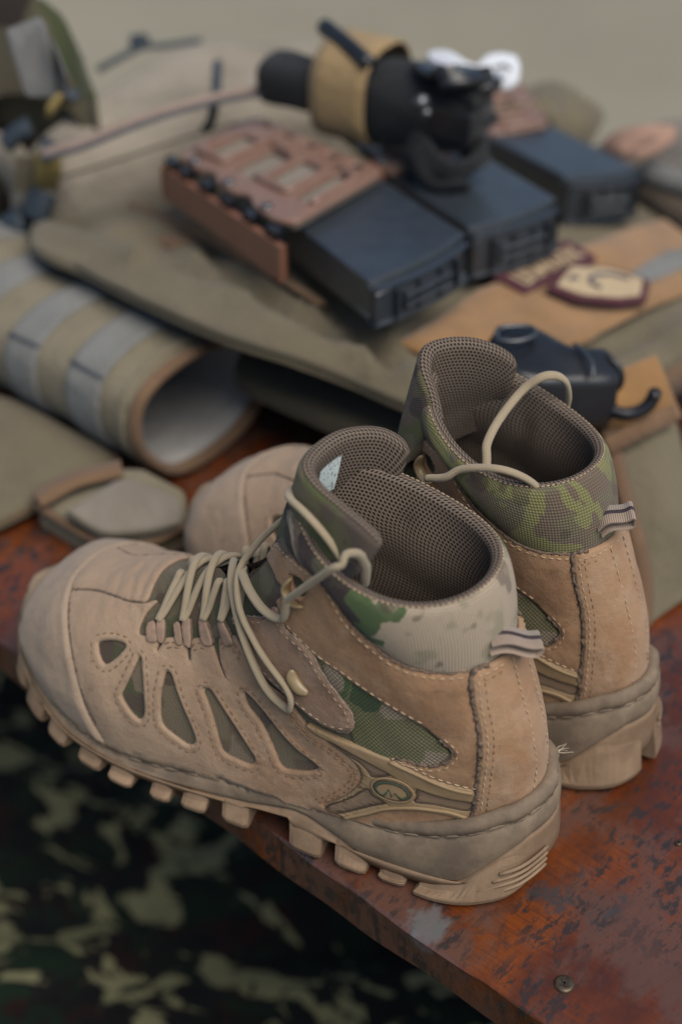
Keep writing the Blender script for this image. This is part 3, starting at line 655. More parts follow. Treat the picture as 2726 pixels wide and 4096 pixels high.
    for sgn in (1,):
        for j in range(4):
            ids = [i for i in range(n) if x[i] < .024 - .003 * j and (Q[i, 1] * sgn > .006)]
            ids.sort(key=lambda i: ((i - imn + half) % n)); ids = np.array(ids)
            if len(ids) < 4: continue
            c = Q[ids] + NO[ids] * .0052; z = .006 + j * .0042 + .35 * np.maximum(0, .024 - x[ids]) 
            v, f, _ = tube(np.stack([c[:, 0], c[:, 1] * side, z], 1), .0010, 5); mb.add(v, f)
    mb.build('heel_ridges', M['outsole'], osl, kind='stuff')
    return ms, osl

SEAM = [(.7683, 1.3613), (.7600, 1.15), (.7610, 1.0), (.7607, .9391), (.7527, .8473), (.7451, .7794), (.7303, .645), (.719, .5147), (.7127, .3806), (.7119, .2327), (.7100, .0904), (.7066, 0)]
def _ltop(q): 
    q = sorted([wv(p) for p in q], key=lambda p: -p[1])[:2]; return (.5 * (q[0][0] + q[1][0]), .5 * (q[0][1] + q[1][1]) + .004)
_lt = [_ltop(q) for q in TR['loops']]
TRL = [((_lt[0][0] + _lt[1][0]) / 2, (_lt[0][1] + _lt[1][1]) / 2), ((_lt[2][0] + _lt[3][0]) / 2, (_lt[2][1] + _lt[3][1]) / 2), _lt[4], _lt[5], (_lt[5][0] - .055, _lt[5][1] + .03)]
def raw_edge(name, Q, h, r, parent, side, flip=False, jit=.35, mat=None, fuzz=True):
    """the fuzzy cut edge of a hide along a (t, w) line"""
    w_ = (2 - Q[:, 1]) % 2 if flip else Q[:, 1]
    N0 = lastwn(Q[:, 0], w_, side); P = lastw(Q[:, 0], w_, side) + N0 * h
    P = P + np.random.normal(0, r * jit, P.shape); rr_ = r * np.random.uniform(.65, 1.25, len(P))
    v, f, _ = tube(P, rr_, 6); mb = MB(); mb.add(v, f)
    for i in range(0, len(P) - 1, 2) if fuzz else ():                      # loose fibres
        d = np.random.normal(0, 1, 3); d += N0[i] * .8; d /= np.linalg.norm(d); q = P[i] + d * r * np.random.uniform(1.2, 2.6)
        v, f, _ = tube(np.array([P[i], q]), [r * .35, r * .1], 3, False); mb.add(v, f)
    return mb.build(name, mat or M['raw'], parent, kind='stuff')
def build_boot(label, loc, rz, side, zs, tongue, group):
    root = thing('hiking_boot', label, 'boot', loc, rz, group); root.scale = zs
    FL = (False, True)                      # every panel on the near flank and mirrored on the other
    Lq = M['leather']
    # fabric shell under the leather
    nt_, nv = 110, 141
    tt = np.linspace(0.02, 1, nt_); vm = .90 + .10 * sm(tt, .30, .40)
    VV = np.linspace(-1, 1, nv)[None] * vm[:, None]; TT = np.repeat(tt[:, None], nv, 1)
    PS = last(TT, VV, side)
    grid_obj('fabric_shell', PS, M['camo'], root, side > 0)
    # --- side panels with the five windows
    top = [wv(p) for p in TR['main_top']]; van = [wv(p) for p in TR['vampline']]; lf = [wv(p) for p in TR['lace_front']]
    low = [(.50, .0), (.46, 0.0), (.42, 0.0), (.39, 0.0), (.385, .03), (.372, .075), (.36, .105)]
    main = [(.7105, .0), (.7100, .0904), (.7119, .2327), (.7127, .3806), (.719, .5147), (.7303, .645), (.7451, .7794)] + van[:-1] + lf + top[1:-2]
    main = main + [(.500, .030), (.500, .0), (.60, .0), (.66, .0)]
    holes = [[wv(p) for p in q] for q in TR['win']]
    def stitch_rings(nm, rings, d, h, flips, mat=M['thread_dark'], inward=True, parent=root, closed=True):
        ls = []
        for q in rings:
            O = dens(q, closed, .001); I = inset(O, d, closed, O if closed else None)
            if not inward: I = 2 * O - I
            ls.append(np.vstack([I, I[:1]]) if closed else I)
        return ls
    for fl in FL:
        mp = panel('side_panel', main, holes, .0019, [Lq, M['raw']], root, side, fl, lip=.0005, puff=.0006, crease=True)
        stitches('window_stitching', stitch_rings('', holes, .0034, .002, FL, inward=False), .0023, M['thread_dark'], mp, side, (fl,))
        tl = [np.array(dens([wv(p) for p in TR['main_top'][a:b]], False, .001)) for a, b in ((3, 6), (9, 13), (16, 21), (22, 36))]
        O = dens(main)
        for k_, d_ in ((0, .0023), (0, .0046)):
            stitches('edge_stitching', [inset(q, d_, False, O) for q in tl], .0024, M['thread_dark'], mp, side, (fl,))
    # --- leather under the badge, down to the sole
    low_out = [(.505, .0), (.505, .05), (.46, .13), (.41, .26), (.36, .33), (.30, .28), (.285, .215), (.30, .17), (.335, .11), (.37, .055), (.385, .0), (.43, .0)]
    for fl in FL: panel('lower_quarter', low_out, [], .0012, [M['leather_quarter'], M['raw']], root, side, fl)
    for fl in FL: panel('camouflage_inset', [(.17, .74), (.215, .70), (.25, .62), (.30, .50), (.345, .40), (.345, .33), (.325, .26), (.285, .235), (.26, .28), (.22, .33), (.185, .45), (.165, .60)], [], .0009, [M['camo_inset'], M['camo_inset']], root, side, fl, puff=.0008)
    # --- vamp and toe
    sm2 = [(t, 2 - w_) for t, w_ in SEAM if w_ < 1.0][::-1]
    seam = [q for q in SEAM if q[1] < 1.0] 
    seamf = seam[::-1] + [(.761, 1.0)] + [(t, 2 - w_) for t, w_ in seam]
    inner = [q for q in seamf if .80 < q[1] < 1.2]
    vamp = van[:-1] + [(.5588, .79), (.552, .90), (.553, 1.0), (.552, 1.10), (.5588, 1.21)] + [(t, 2 - w_) for t, w_ in van[:-1]][::-1] + [(.752, 1.153), (.760, 1.06), (.761, 1.0), (.760, .94), (.752, .847)]
    vamp = [(t + .004, w_) for t, w_ in vamp]
    panel('vamp', vamp, [], .0022, [M['leather'], M['raw']], root, side, False, puff=.0010, er=.0022, crease=True, grid=.0024)
    toe = seamf + [(.80, 2.0), (.90, 2.0), (.965, 2.0), (.9995, 1.9), (.9995, 1.5), (.9995, 1.0), (.9995, .5), (.9995, .1), (.965, 0), (.90, 0.0), (.80, 0.0)]
    toe = [(t, min(max(w_, 0.0), 2.0)) for t, w_ in toe]
    def toe_h(vo, X, dO):
        w1 = np.minimum(vo[:, 1], 2 - vo[:, 1])
        rim_ = np.exp(-((vo[:, 0] - np.interp(w1, [q[1] for q in seam][::-1], [q[0] for q in seam][::-1]) - .010) / .006) ** 2)
        rand = .0016 * sm(w1, .30, .12)            # thicker bumper rand round the bottom of the toe
        return .0006 * rim_ + rand
    tc = panel('toe_cap', toe, [], .0024, [M['toe'], M['raw']], root, side, False, er=.0024, puff=.0002, hfun=toe_h, smooth=False)
    for Qs, hh, rr0, mt in ((dens([q for q in seamf if .02 < q[1] < 1.98], False, .0015), .0009, .0011, M['raw']),):
        raw_edge('seam_gap', Qs - np.array([.0045, 0]), hh, rr0, tc, side, False, .05, mt, False)
    for fl in FL: raw_edge('seam_gap', dens(van[:-1], False, .0015) + np.array([0, .004]), .0012, .0010, tc, side, fl, .05, None, False)
    sl = np.array(dens([q for q in seamf if .04 < q[1] < 1.96], False, .001))
    # --- ankle quarter
    qt = [wv(p) for p in TR['quarter_top']]; ql = [wv(p) for p in TR['quarter_low']]
    quarter = [(.1496, .895), (.12, .90), (.085, .868)] + qt[2:] + ql[:-1]
    hole = [wv(p) for p in TR['hookhole'][0]]
    for fl in FL:
        qp = panel('ankle_panel', quarter, [hole], .0022, [M['leather_quarter'], M['raw']], root, side, fl, puff=.0005)
        O = dens(quarter)
        eds = [dens([(.12, .90), (.085, .868)] + qt[2:], False, .001), dens(ql[6:21], False, .001), dens(ql[22:32], False, .001)]
        stitches('edge_stitching', [inset(q, .0022, False, O) for q in eds], .0024, M['thread'], qp, side, (fl,))
        raw_edge('raw_edge', dens([(.12, .90), (.085, .868)] + qt[2:], False, .0012), .0016, .0007, qp, side, fl)
        raw_edge('raw_edge', dens(ql[6:21], False, .0012), .0016, .0008, qp, side, fl)
        stitches('eye_stitching', stitch_rings('', [hole], .0016, .002, FL, inward=False), .0024, M['thread_dark'], qp, side, (fl,), .0014, .001)
    # --- strap with the lower hook
    st = [wv(p) for p in TR['strap']]
    for fl in FL:
        sp = panel('ankle_strap', st, [], .0022, [M['leather_strap'], M['raw']], root, side, fl, base=.0017)
        O = dens(st); I = inset(O, .0022, True, O); raw_edge('raw_edge', O[: int(len(O) * .62)], .0028, .0006, sp, side, fl, mat=M['raw_light'])
        stitches('edge_stitching', [np.vstack([I, I[:1]])], .0038, M['thread'], sp, side, (fl,))
    # --- moulded badge panel
    bd = [wv(p) for p in TR['badge']]; bh = [[wv(p) for p in q] for q in TR['badge_holes']]
    bd = [(min(t, .497), max(w_, .012)) for t, w_ in bd]
    for fl in FL:
        bp = panel('badge_panel', bd, bh, .0016, [M['badge'], M['badge']], root, side, fl, base=.0013, er=.0009, grid=.0024)
        for q in bh: panel('inlay', q, [], .0006, [M['badge_dark']], bp, side, fl, base=.0016, er=.0006, grid=.0024, skirt=False)
        mbg = MB()
        for q in bh:
            A = np.vstack([dens(q), dens(q)[:1]]); A = A[(A[:, 1] > .004)]
            w_ = (2 - A[:, 1]) % 2 if fl else A[:, 1]
            v, f, _ = tube(lastw(A[:, 0], w_, side) + lastwn(A[:, 0], w_, side) * .00235, .00052, 5, False); mbg.add(v, f)
        mbg.build('groove', M['groove'], bp, kind='stuff')
        for rd in TR['ridge']:
            Pp = surf_path([(t, w_, .0028) for t, w_ in rd if w_ > .003 and t < .498], side, fl); v, f, _ = tube(Pp, .0010, 6)
            MB().add(v, f).build('ridge', M['badge'], bp)
        em = panel('emblem', [wv(p) for p in TR['emblem']], [], .0010, [M['badge']], bp, side, fl, base=.0026, er=.0014, grid=.0014)
        for nm, key, r_, mt, hh in (('emblem_rim', 'emblem', .0007, M['badge'], .0034), ('emblem_line', 'emblem_in', .00055, M['groove'], .0035), ('emblem_mark', 'glyph', .0010, M['glyph'], .00345)):
            q = [(*p, hh) for p in TR[key]]; A = np.array([(*wv(p[:2]), p[2]) for p in q])
            if key == 'glyph':
                # sharp zigzag in front, smooth ring behind
                A = np.vstack([A[:5], cat_rom(A[4:], 5), A[:1]])
            else: A = np.vstack([cat_rom(A, 4, True), A[:1]])
            w_ = (2 - A[:, 1]) % 2 if fl else A[:, 1]
            Pp = lastw(A[:, 0], w_, side) + lastwn(A[:, 0], w_, side) * A[:, 2:3]
            v, f, _ = tube(Pp, r_, 6, False, .45, lastwn(A[:1, 0], w_[:1], side)[0]); MB().add(v, f).build(nm, mt, em if False else bp)
    # --- heel counter round the back
    cf = [wv(p) for p in TR['counter']]; ct = [(.0852, .1435), (.0830, .0771)]
    cl = [(t, v_) for t, v_ in cf]
    half = [(.0820, 0.0)] + ct[::-1] + cl + [(.40, .0)]
    # the counter spans v = 0: use w shifted so that the back seam lies inside the domain
    ctr = [(.0820, 0.0), (.0830, .0771), (.0852, .1435)] + cl[:-1] + [(.385, .03)]
    full = ctr + [(t, -v_) for t, v_ in ctr[1:]][::-1]
    cp = panel('heel_counter', full, [], .0034, [M['leather_heel'], M['raw']], root, side, False, er=.0014, puff=.0006, grid=.003)
    O = dens(full)
    for d_ in (.0030, .0058):
        I = inset(O, d_, True, O); m_ = (np.abs(I[:, 1]) > (.09 if d_ > .004 else .0)) & (I[:, 0] < .345)
        # split into runs
        idx = np.where(m_)[0]; runs = np.split(idx, np.where(np.diff(idx) > 1)[0] + 1)
        stitches('edge_stitching', [I[r_] for r_ in runs if len(r_) > 6], .0036, M['thread'] if d_ < .004 else M['thread_dark'], cp, side)
    for sg in (1, -1): raw_edge('raw_edge', dens([(t, sg * w_) for t, w_ in ctr[2:]], False, .0011), .0022, .0011, cp, side)
    for s_ in (.022, -.022):
        q = np.stack([np.linspace(.09, .33, 60), np.full(60, s_ * 2.0)], 1); stitches('back_stitching', [q], .0041, M['thread'], cp, side)
    # --- padded collar: camouflage outside, mesh inside
    nvv = 181; vmx = .955
    V_ = np.linspace(-vmx, vmx, nvv); a_ = np.abs(V_)
    te_pts = sorted([(w_, t) for t, w_ in [(.150, .96), (.12, .90), (.085, .868)] + qt[2:]]); te_w = [q[0] for q in te_pts]; te_t = [q[1] for q in te_pts]
    te = np.interp(a_, [0, .08, .1435] + te_w[0:], [.0820, .083, .0852] + te_t[0:]) + .006
    te = np.convolve(np.pad(te, 6, 'edge'), np.ones(13) / 13, 'valid')
    ends = np.sqrt(np.clip(1 - np.clip((a_ - .885) / (vmx - .885), 0, 1) ** 2, 0, 1))
    rows = []
    t0 = np.zeros(nvv)
    rimn = last_n(t0 + .002, V_, side); rim = last(t0, V_, side)
    up = last(t0, V_, side) - last(t0 + .02, V_, side); up /= np.linalg.norm(up, axis=1)[:, None]
    rimn = rimn - up * (rimn * up).sum(1)[:, None]; rimn /= np.linalg.norm(rimn, axis=1)[:, None]
    for k in np.linspace(0, 1, 14):
        t_ = te * (1 - k); hgt = (-.0006 + .0040 * math.sin(math.pi * min(1, k * .72 + .02)) ** .8) * ends + .0002
        rows.append(last(t_, V_, side) + last_n(np.maximum(t_, .002), V_, side) * hgt[:, None])
    seamk = None
    edge_off = (-.0006 + .0040 * math.sin(math.pi * .74) ** .8)
    cen = (edge_off - .0040); rad = .0040
    for ang in np.linspace(.25, 1.05, 4):
        rows.append(rim + rimn * ((cen + rad * math.cos(ang)) * ends)[:, None] + up * (rad * .95 * math.sin(ang) * ends)[:, None])
    pad = np.stack(rows)
    cb = grid_obj('collar_padding', pad, M['collar_near'] if tongue['near'] else M['collar_far'], root, side < 0)
    rows = []
    for ang in np.linspace(1.10, math.pi, 8):
        rr = rad * 1.04
        rows.append(rim + rimn * ((cen + rr * math.cos(ang)) * ends)[:, None] + up * (rr * .98 * math.sin(ang) * ends)[:, None])
    base_in = cen - rad
    for k in np.linspace(.03, 1, 34):
        t_ = k * .46; t_v = np.full(nvv, t_)
        fold = .0022 * np.exp(-((a_ - .56 - .15 * k) / .035) ** 2) * sm(k, .02, .15) * (1 - sm(k, .5, .8))
        off = (base_in - .0030 * math.sin(math.pi * min(1, k * 2.6)) + fold) * (.35 + .65 * ends)
        vv = V_ * (1 - .0 * k)
        rows.append(last(t_v, vv, side) + last_n(np.maximum(t_v, .004), vv, side) * off[:, None])
    lin = np.stack(rows)
    ln = grid_obj('lining', lin, M['lining'], root, side < 0)
    # seam thread where camouflage meets mesh
    sv = rows[0]; mb = MB(); Lr = np.r_[0, np.cumsum(np.linalg.norm(np.diff(sv, axis=0), axis=1))]; s = .006
    while s < Lr[-1] - .008:
        q = s + np.array([0, .0008, .0018]); c = np.stack([np.interp(q, Lr, sv[:, k]) for k in range(3)], 1); v, f, _ = tube(c, .00033, 5); mb.add(v, f); s += .0026
    mb.build('rim_stitching', M['thread'], cb, kind='stuff')
    # insole
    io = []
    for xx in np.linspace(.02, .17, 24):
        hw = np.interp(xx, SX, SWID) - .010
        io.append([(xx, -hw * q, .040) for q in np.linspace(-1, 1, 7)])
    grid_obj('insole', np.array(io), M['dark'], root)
    # --- tongue: a padded flap bent round the shin
    U = cat_rom(tongue['top'], 8); Dn = cat_rom(tongue['drop'], 8)       # drop: dx, dy, dz for the bottom edge
    T = np.gradient(U, axis=0); T[:, 2] = 0; T /= np.linalg.norm(T, axis=1)[:, None]
    on = np.stack([T[:, 1], -T[:, 0], 0 * T[:, 0]], 1)
    c0 = U.mean(0); 
    if ((U + on * .01 - c0)[:, :2] ** 2).sum() < ((U - c0)[:, :2] ** 2).sum(): on = -on
    ee = np.linspace(0, 1, len(U)); endt = np.sqrt(np.clip(1 - np.clip((np.abs(ee - .5) - .44) / .06, 0, 1) ** 2, 0, 1))
    th_ = .0040
    outer = []; inner = []
    for k in np.linspace(1, .04, 16): outer.append(U + Dn * k + on * (th_ * (1 + .25 * math.sin(math.pi * k)) * endt)[:, None])
    for ang in np.linspace(.0, 1.1, 4): outer.append(U + on * (th_ * math.cos(ang) * endt)[:, None] + np.array([0, 0, 1]) * (th_ * math.sin(ang) * endt)[:, None])
    for ang in np.linspace(1.15, math.pi, 6): inner.append(U + on * (th_ * math.cos(ang) * endt)[:, None] + np.array([0, 0, 1]) * (th_ * 1.03 * math.sin(ang) * endt)[:, None])
    for k in np.linspace(.04, 1, 16): inner.append(U + Dn * k - on * (th_ * (1 + .35 * math.sin(math.pi * min(1, k * 1.6))) * endt)[:, None])
    tg = grid_obj('tongue', np.stack(outer), M['camo3'], root, False)
    ti = grid_obj('tongue_lining', np.stack(inner), M['lining'], tg, False)
    # size label sewn inside
    a0, a1 = tongue['label']; ii = np.linspace(a0, a1, 8)
    lab = []
    for k in np.linspace(tongue['lk'][0], tongue['lk'][1], 8):
        row = []
        for q in ii:
            j = q * (len(U) - 1); i0 = int(j); fr = j - i0; i1 = min(i0 + 1, len(U) - 1)
            f_ = lambda A: A[i0] * (1 - fr) + A[i1] * fr
            row.append(f_(U) + f_(Dn) * k - f_(on) * (th_ * (1 + .35 * math.sin(math.pi * min(1, k * 1.6))) + .0006))
        lab.append(row)
    lb = grid_obj('size_label', np.array(lab), M['label_print'], tg)
    # --- lace loops and laces
    for fl in FL:
        for q in TR['loops']:
            q = [wv(p) for p in q]; vm_ = max(p[1] for p in q); q = [(t, w_ - .03 if w_ < vm_ - .03 else w_ + .004) for t, w_ in q]; panel('lace_loop', q, [], .0014, [M['webbing_pink'], M['raw']], root, side, fl, base=.0018, er=.0006, grid=.002, skirt=True)
    def lace_obj(P, r=.0019, nm='lace'):
        P = resample(cat_rom(P, 6), .0015); v, f, uv = tube(P, r, 10, True, .74)
        return mesh_obj(nm, v, f, M['lace'], root, True, None, uv)
    LP = TRL
    bvh = BVHTree.FromPolygons([Vector(p) for p in PS.reshape(-1, 3)], grid_faces(nt_, nv))
    def strand(a, b, lift, fa, fb):
        """taut lace from a loop on one side to a loop on the other, lying on the instep"""
        (ta, wa), (tb, wb) = (a, b)
        wa, wb = (2 - wa, wb) if fa else (wa, 2 - wb)
        A = lastw(np.array([ta]), np.array([wa]), side)[0] + lastwn(np.array([ta]), np.array([wa]), side)[0] * .0030
        B = lastw(np.array([tb]), np.array([wb]), side)[0] + lastwn(np.array([tb]), np.array([wb]), side)[0] * .0030
        k = np.linspace(0, 1, 13); C = A + (B - A) * k[:, None]; bow = random.uniform(-.0012, .0012)
        d = (B - A); nrm_ = np.array([-d[1], d[0], 0]); nrm_ /= np.linalg.norm(nrm_); C += nrm_ * (bow * np.sin(np.pi * k))[:, None]
        for q in range(1, 12):
            hit = bvh.ray_cast(Vector((C[q][0], C[q][1], .3)), Vector((0, 0, -1)))
            if hit[0] is not None: C[q][2] = max(C[q][2], hit[0].z + .0026 + lift * math.sin(math.pi * k[q]))
        return C
    lace_obj(strand(LP[0], LP[0], .0005, False, False))
    for i in range(4):
        lace_obj(strand(LP[i], LP[i + 1], .0004, False, 0)); lace_obj(strand(LP[i], LP[i + 1], .0032, True, 0))
    # --- lace hooks
    for fl in FL:
        for q in TR['hooks']:
            Pp = surf_path(q, side, fl, -.001); Pp = resample(Pp, n=12)
            v, f, _ = tube(Pp, [.0010, .0019, .0025, .0029, .0030, .0030, .0030, .0030, .0029, .0025, .0019, .0010], 8, True, .5); MB().add(v, f).build('lace_hook', M['hook'], root)
    if tongue['near']:
        l1 = TR['lace_long'][0]
        lace_obj(surf_path(l1[:7], side, False, -.0010)[:-1]) if False else None
        A = [(.3159, .99, .005), (.2930, .935, .0055), (.2905, .8482, .0052), (.2999, .7888, .0055), (.3136, .7284, .0062), (.3330, .66, .0066), (.3500, .605, .0066), (.3640, .558, .0064), (.3730, .522, .0058), (.3770, .500, .0050), (.3745, .484, .0048), (.3650, .490, .0056), (.3500, .515, .0068), (.340, .5312, .0072), (.321, .5648, .0074), (.3085, .5922, .0074), (.3025, .6161, .0074), (.2977, .6486, .0074), (.2915, .6863, .0074), (.2827, .727, .0074), (.2756, .7631, .0076), (.2654, .8006, .0078), (.2524, .8408, .0076), (.2374, .8864, .0074), (.218, .925, .0070), (.185, .945, .0066), (.14, .955, .006), (.09, .955, .003), (.06, .965, -.001)]
        lace_obj(surf_path(A, side, False, 0))
        B = [(.244, .93, .0045), (.2330, .905, .006), (.2168, .8628, .0062), (.2114, .8276, .006), (.2048, .79, .006), (.1993, .7580, .006), (.1925, .730, .0055), (.1834, .7080, .005), (.170, .694, .005), (.1552, .6890, .006), (.1325, .687, .0072), (.108, .6853, .0080), (.085, .677, .0085)]
        Pb = surf_path(B, side, False, 0)
        free = np.array(TR['lace_free']); free[:, 1] *= side
        lace_obj(np.vstack([Pb[::6], free[2:]]), .0023)
        tl_ = np.array(TR['lace_tongue']); lace_obj(tl_, .0022)
    else:
        for pts in tongue['laces']: lace_obj(np.array(pts), .0023)
    # --- pull loop at the back: striped webbing folded over
    d, wd, o = [np.array(q, float) for q in tongue['pull']]
    d /= np.linalg.norm(d); wd = wd - d * (wd @ d); wd /= np.linalg.norm(wd); nn = np.cross(d, wd)
    if nn[2] < 0: nn = -nn
    Lw = .021 if tongue['near'] else .017; prof = []
    for k in np.linspace(0, 1, 12): prof.append((k * Lw, .0022 + .0016 * math.sin(k * 5.2)))
    for ang in np.linspace(math.pi / 2, -math.pi / 2, 6)[1:-1]: prof.append((Lw + .0016 * math.cos(ang), .0008 + .0014 * math.sin(ang) - .001))
    for k in np.linspace(1, 0, 12): prof.append((k * Lw, -.0018 + .0016 * math.sin(k * 5.2) - .0006))
    ctr_ = np.array([o + d * a + nn * b for a, b in prof]); wdt = .0058
    def band(half, lift, name, mat, par, c0=0.0):
        tang = np.gradient(ctr_, axis=0); tang /= np.linalg.norm(tang, axis=1)[:, None]; nr_ = np.cross(wd, tang)
        # outward side
        mid_ = ctr_.mean(0)
        if ((ctr_ + nr_ * .001 - mid_) ** 2).sum() < ((ctr_ - mid_) ** 2).sum(): nr_ = -nr_
        rows_ = [ctr_ + wd * (c0 - half) + nr_ * lift, ctr_ + wd * (c0 + half) + nr_ * lift, ctr_ + wd * (c0 + half) - nr_ * .0005, ctr_ + wd * (c0 - half) - nr_ * .0005]
        Pq = np.stack(rows_ + rows_[:1]); return grid_obj(name, Pq, mat, par)
    pb = band(wdt, .0005, 'pull_loop', M['webbing'], root)
    band(.0010, .00075, 'stripe', M['stripe'], pb, .0012)
    ms, osl = build_sole(root, side)
    if tongue.get('lean'):
        done = set()
        for ob in [c for c in root.children_recursive if c.type == 'MESH' and c.name.split('.')[0] not in ('midsole', 'outsole', 'lug', 'heel_ridges', 'welt_stitching')]:
            if ob.data.name in done: continue
            done.add(ob.data.name); co = np.zeros(len(ob.data.vertices) * 3); ob.data.vertices.foreach_get('co', co); co = co.reshape(-1, 3)
            co[:, 0] += tongue['lean'] * np.maximum(0, co[:, 2] - .05) * sm(co[:, 2], .03, .10); ob.data.vertices.foreach_set('co', co.ravel()); ob.data.update()
    if tongue['near']:
        mb = MB()
        for k in range(5):
            a = np.array([.0075, -.0215, .0545]); d = np.array([-.35, -.80, -.28]) + np.random.normal(0, .16, 3); e = a + d * .013 * np.random.uniform(.7, 1.1)
            v, f, _ = tube(np.array([a, a * .5 + e * .5 + np.random.normal(0, .0008, 3), e]), [.0004, .0003, .00015], 4, False); mb.add(v, f)
        mb.build('frayed_thread', M['thread_pale'], root, kind='stuff')
    return root

# ------------------------------------------------------------------ the gear behind the boots
BD = np.array([-.7588, .6513, 0.0]); BN = np.array([.6513, .7588, 0.0]); BO = np.array([.088, .357, 0.0])   # bench edge, inward, corner
UPZ = np.array([0, 0, 1.0])
def slab(name, outline, thick, mats, parent=None, ctrl=(), puff=.0, pr=.02, wr=0.0, wf=60, er=.003, grid=.012, seed=1, smooth=True, holes=(), folds=()):
    """a soft or stiff sheet with a rounded edge; its top follows the heights of outline and ctrl"""
    O3 = np.array(outline, float)
    if smooth: O3 = cat_rom(O3, 6, True)
    O3 = resample(O3, grid * .6, closed=True)
    H3 = [resample(np.array(h, float), grid * .6, closed=True) for h in holes]
    C3 = np.array(list(O3) + [np.array(c, float) for c in ctrl])
    wts = np.r_[np.ones(len(O3)), np.full(len(ctrl), 6.0)]
    rings = [O3] + H3; pts = []; edges = []; k = 0
    for r_ in rings:
        m = len(r_); pts += [(p[0], p[1]) for p in r_]; edges += [(k + i, k + (i + 1) % m) for i in range(m)]; k += m
    mn = O3.min(0); mx = O3.max(0)
    gx, gy = np.meshgrid(np.arange(mn[0], mx[0], grid), np.arange(mn[1], mx[1], grid)); E = np.stack([gx.ravel(), gy.ravel()], 1)
    E += np.random.RandomState(seed).uniform(-.2, .2, E.shape) * grid
    # inner rings give the rounded edge
    ex = []
    for r_, sg in [(rings[0], 1)] + [(q, -1) for q in H3]:
        T = np.roll(r_, -1, 0)[:, :2] - np.roll(r_, 1, 0)[:, :2]; T /= np.linalg.norm(T, axis=1)[:, None] + 1e-12; nn = np.stack([-T[:, 1], T[:, 0]], 1)
        if inpoly(r_[:, :2] + nn * er, r_[:, :2]).mean() < .5: nn = -nn
        for f in (.3, 1.0): ex.append(r_[:, :2] + nn * er * f * sg)
    XB = np.array(pts)
    E2 = np.vstack(ex); ok2 = inpoly(E2, O3[:, :2])
    for h in H3: ok2 &= ~inpoly(E2, h[:, :2])
    E2 = E2[ok2]; E2 = E2[mind(np.c_[E2, np.zeros(len(E2))], np.c_[XB, np.zeros(len(XB))]) > er * .22]
    ok = inpoly(E, O3[:, :2])
    for h in H3: ok &= ~inpoly(E, h[:, :2])
    E = E[ok]; E = E[mind(np.c_[E, np.zeros(len(E))], np.c_[XB, np.zeros(len(XB))]) > er * 1.3]
    A = np.vstack([XB, E2, E])
    res = delaunay_2d_cdt([Vector(p) for p in A], edges, [], 0, 1e-7)
    v2 = np.array([(p[0], p[1]) for p in res[0]]); F = [f for f in res[2]]
    C_ = np.array([v2[list(f)].mean(0) for f in F]); ok = inpoly(C_, O3[:, :2])
    for h in H3: ok &= ~inpoly(C_, h[:, :2])
    F = [tuple(f) for f, q in zip(F, ok) if q]
    d2 = np.sqrt(((v2[:, None, :] - C3[None, :, :2]) ** 2).sum(-1)) + 1e-4
    wq = wts / d2 ** 3; z = (wq * C3[None, :, 2]).sum(1) / wq.sum(1)
    dB = mind(np.c_[v2, np.zeros(len(v2))], np.c_[XB, np.zeros(len(XB))])
    u = np.clip(dB / er, 0, 1); rd = np.minimum(er, thick * .5)
    zt = z - rd * (1 - np.sqrt(1 - (1 - u) ** 2)) + puff * sm(dB, 0, pr)
    for fp, fh, fw in folds:
        q = resample(cat_rom(np.array(fp, float)[:, :2], 6), .006); dd = mind(np.c_[v2, np.zeros(len(v2))], np.c_[q, np.zeros(len(q))])
        zt += 1.7 * fh * np.exp(-(dd / fw) ** 2) * sm(dB, .002, .012)
    if wr: zt += wr * vnoise(v2, wf, seed) * sm(dB, 0, .012)
    V = np.c_[v2, zt]; n = len(V); V = list(map(tuple, V)); a = F[0]
    def up(f): p = [np.array(V[i]) for i in f]; return np.cross(p[1] - p[0], p[2] - p[0])[2] > 0
    F = [f if up(f) else f[::-1] for f in F]
    cnt = {(f[i], f[(i + 1) % len(f)]) for f in F for i in range(len(f))}
    bd = [e for e in cnt if (e[1], e[0]) not in cnt]; low = {}; G = list(F); mi = [0] * len(F)
    for a_, b_ in bd:
        for q in (a_, b_):
            if q not in low: low[q] = len(V); V.append((V[q][0], V[q][1], z[q] - thick))
        G.append((b_, a_, low[a_], low[b_])); mi.append(1 if isinstance(mats, (list, tuple)) and len(mats) > 1 else 0)
    uv = [(p[0], p[1]) for p in V]
    return mesh_obj(name, V, G, mats, parent, True, mi, uv)
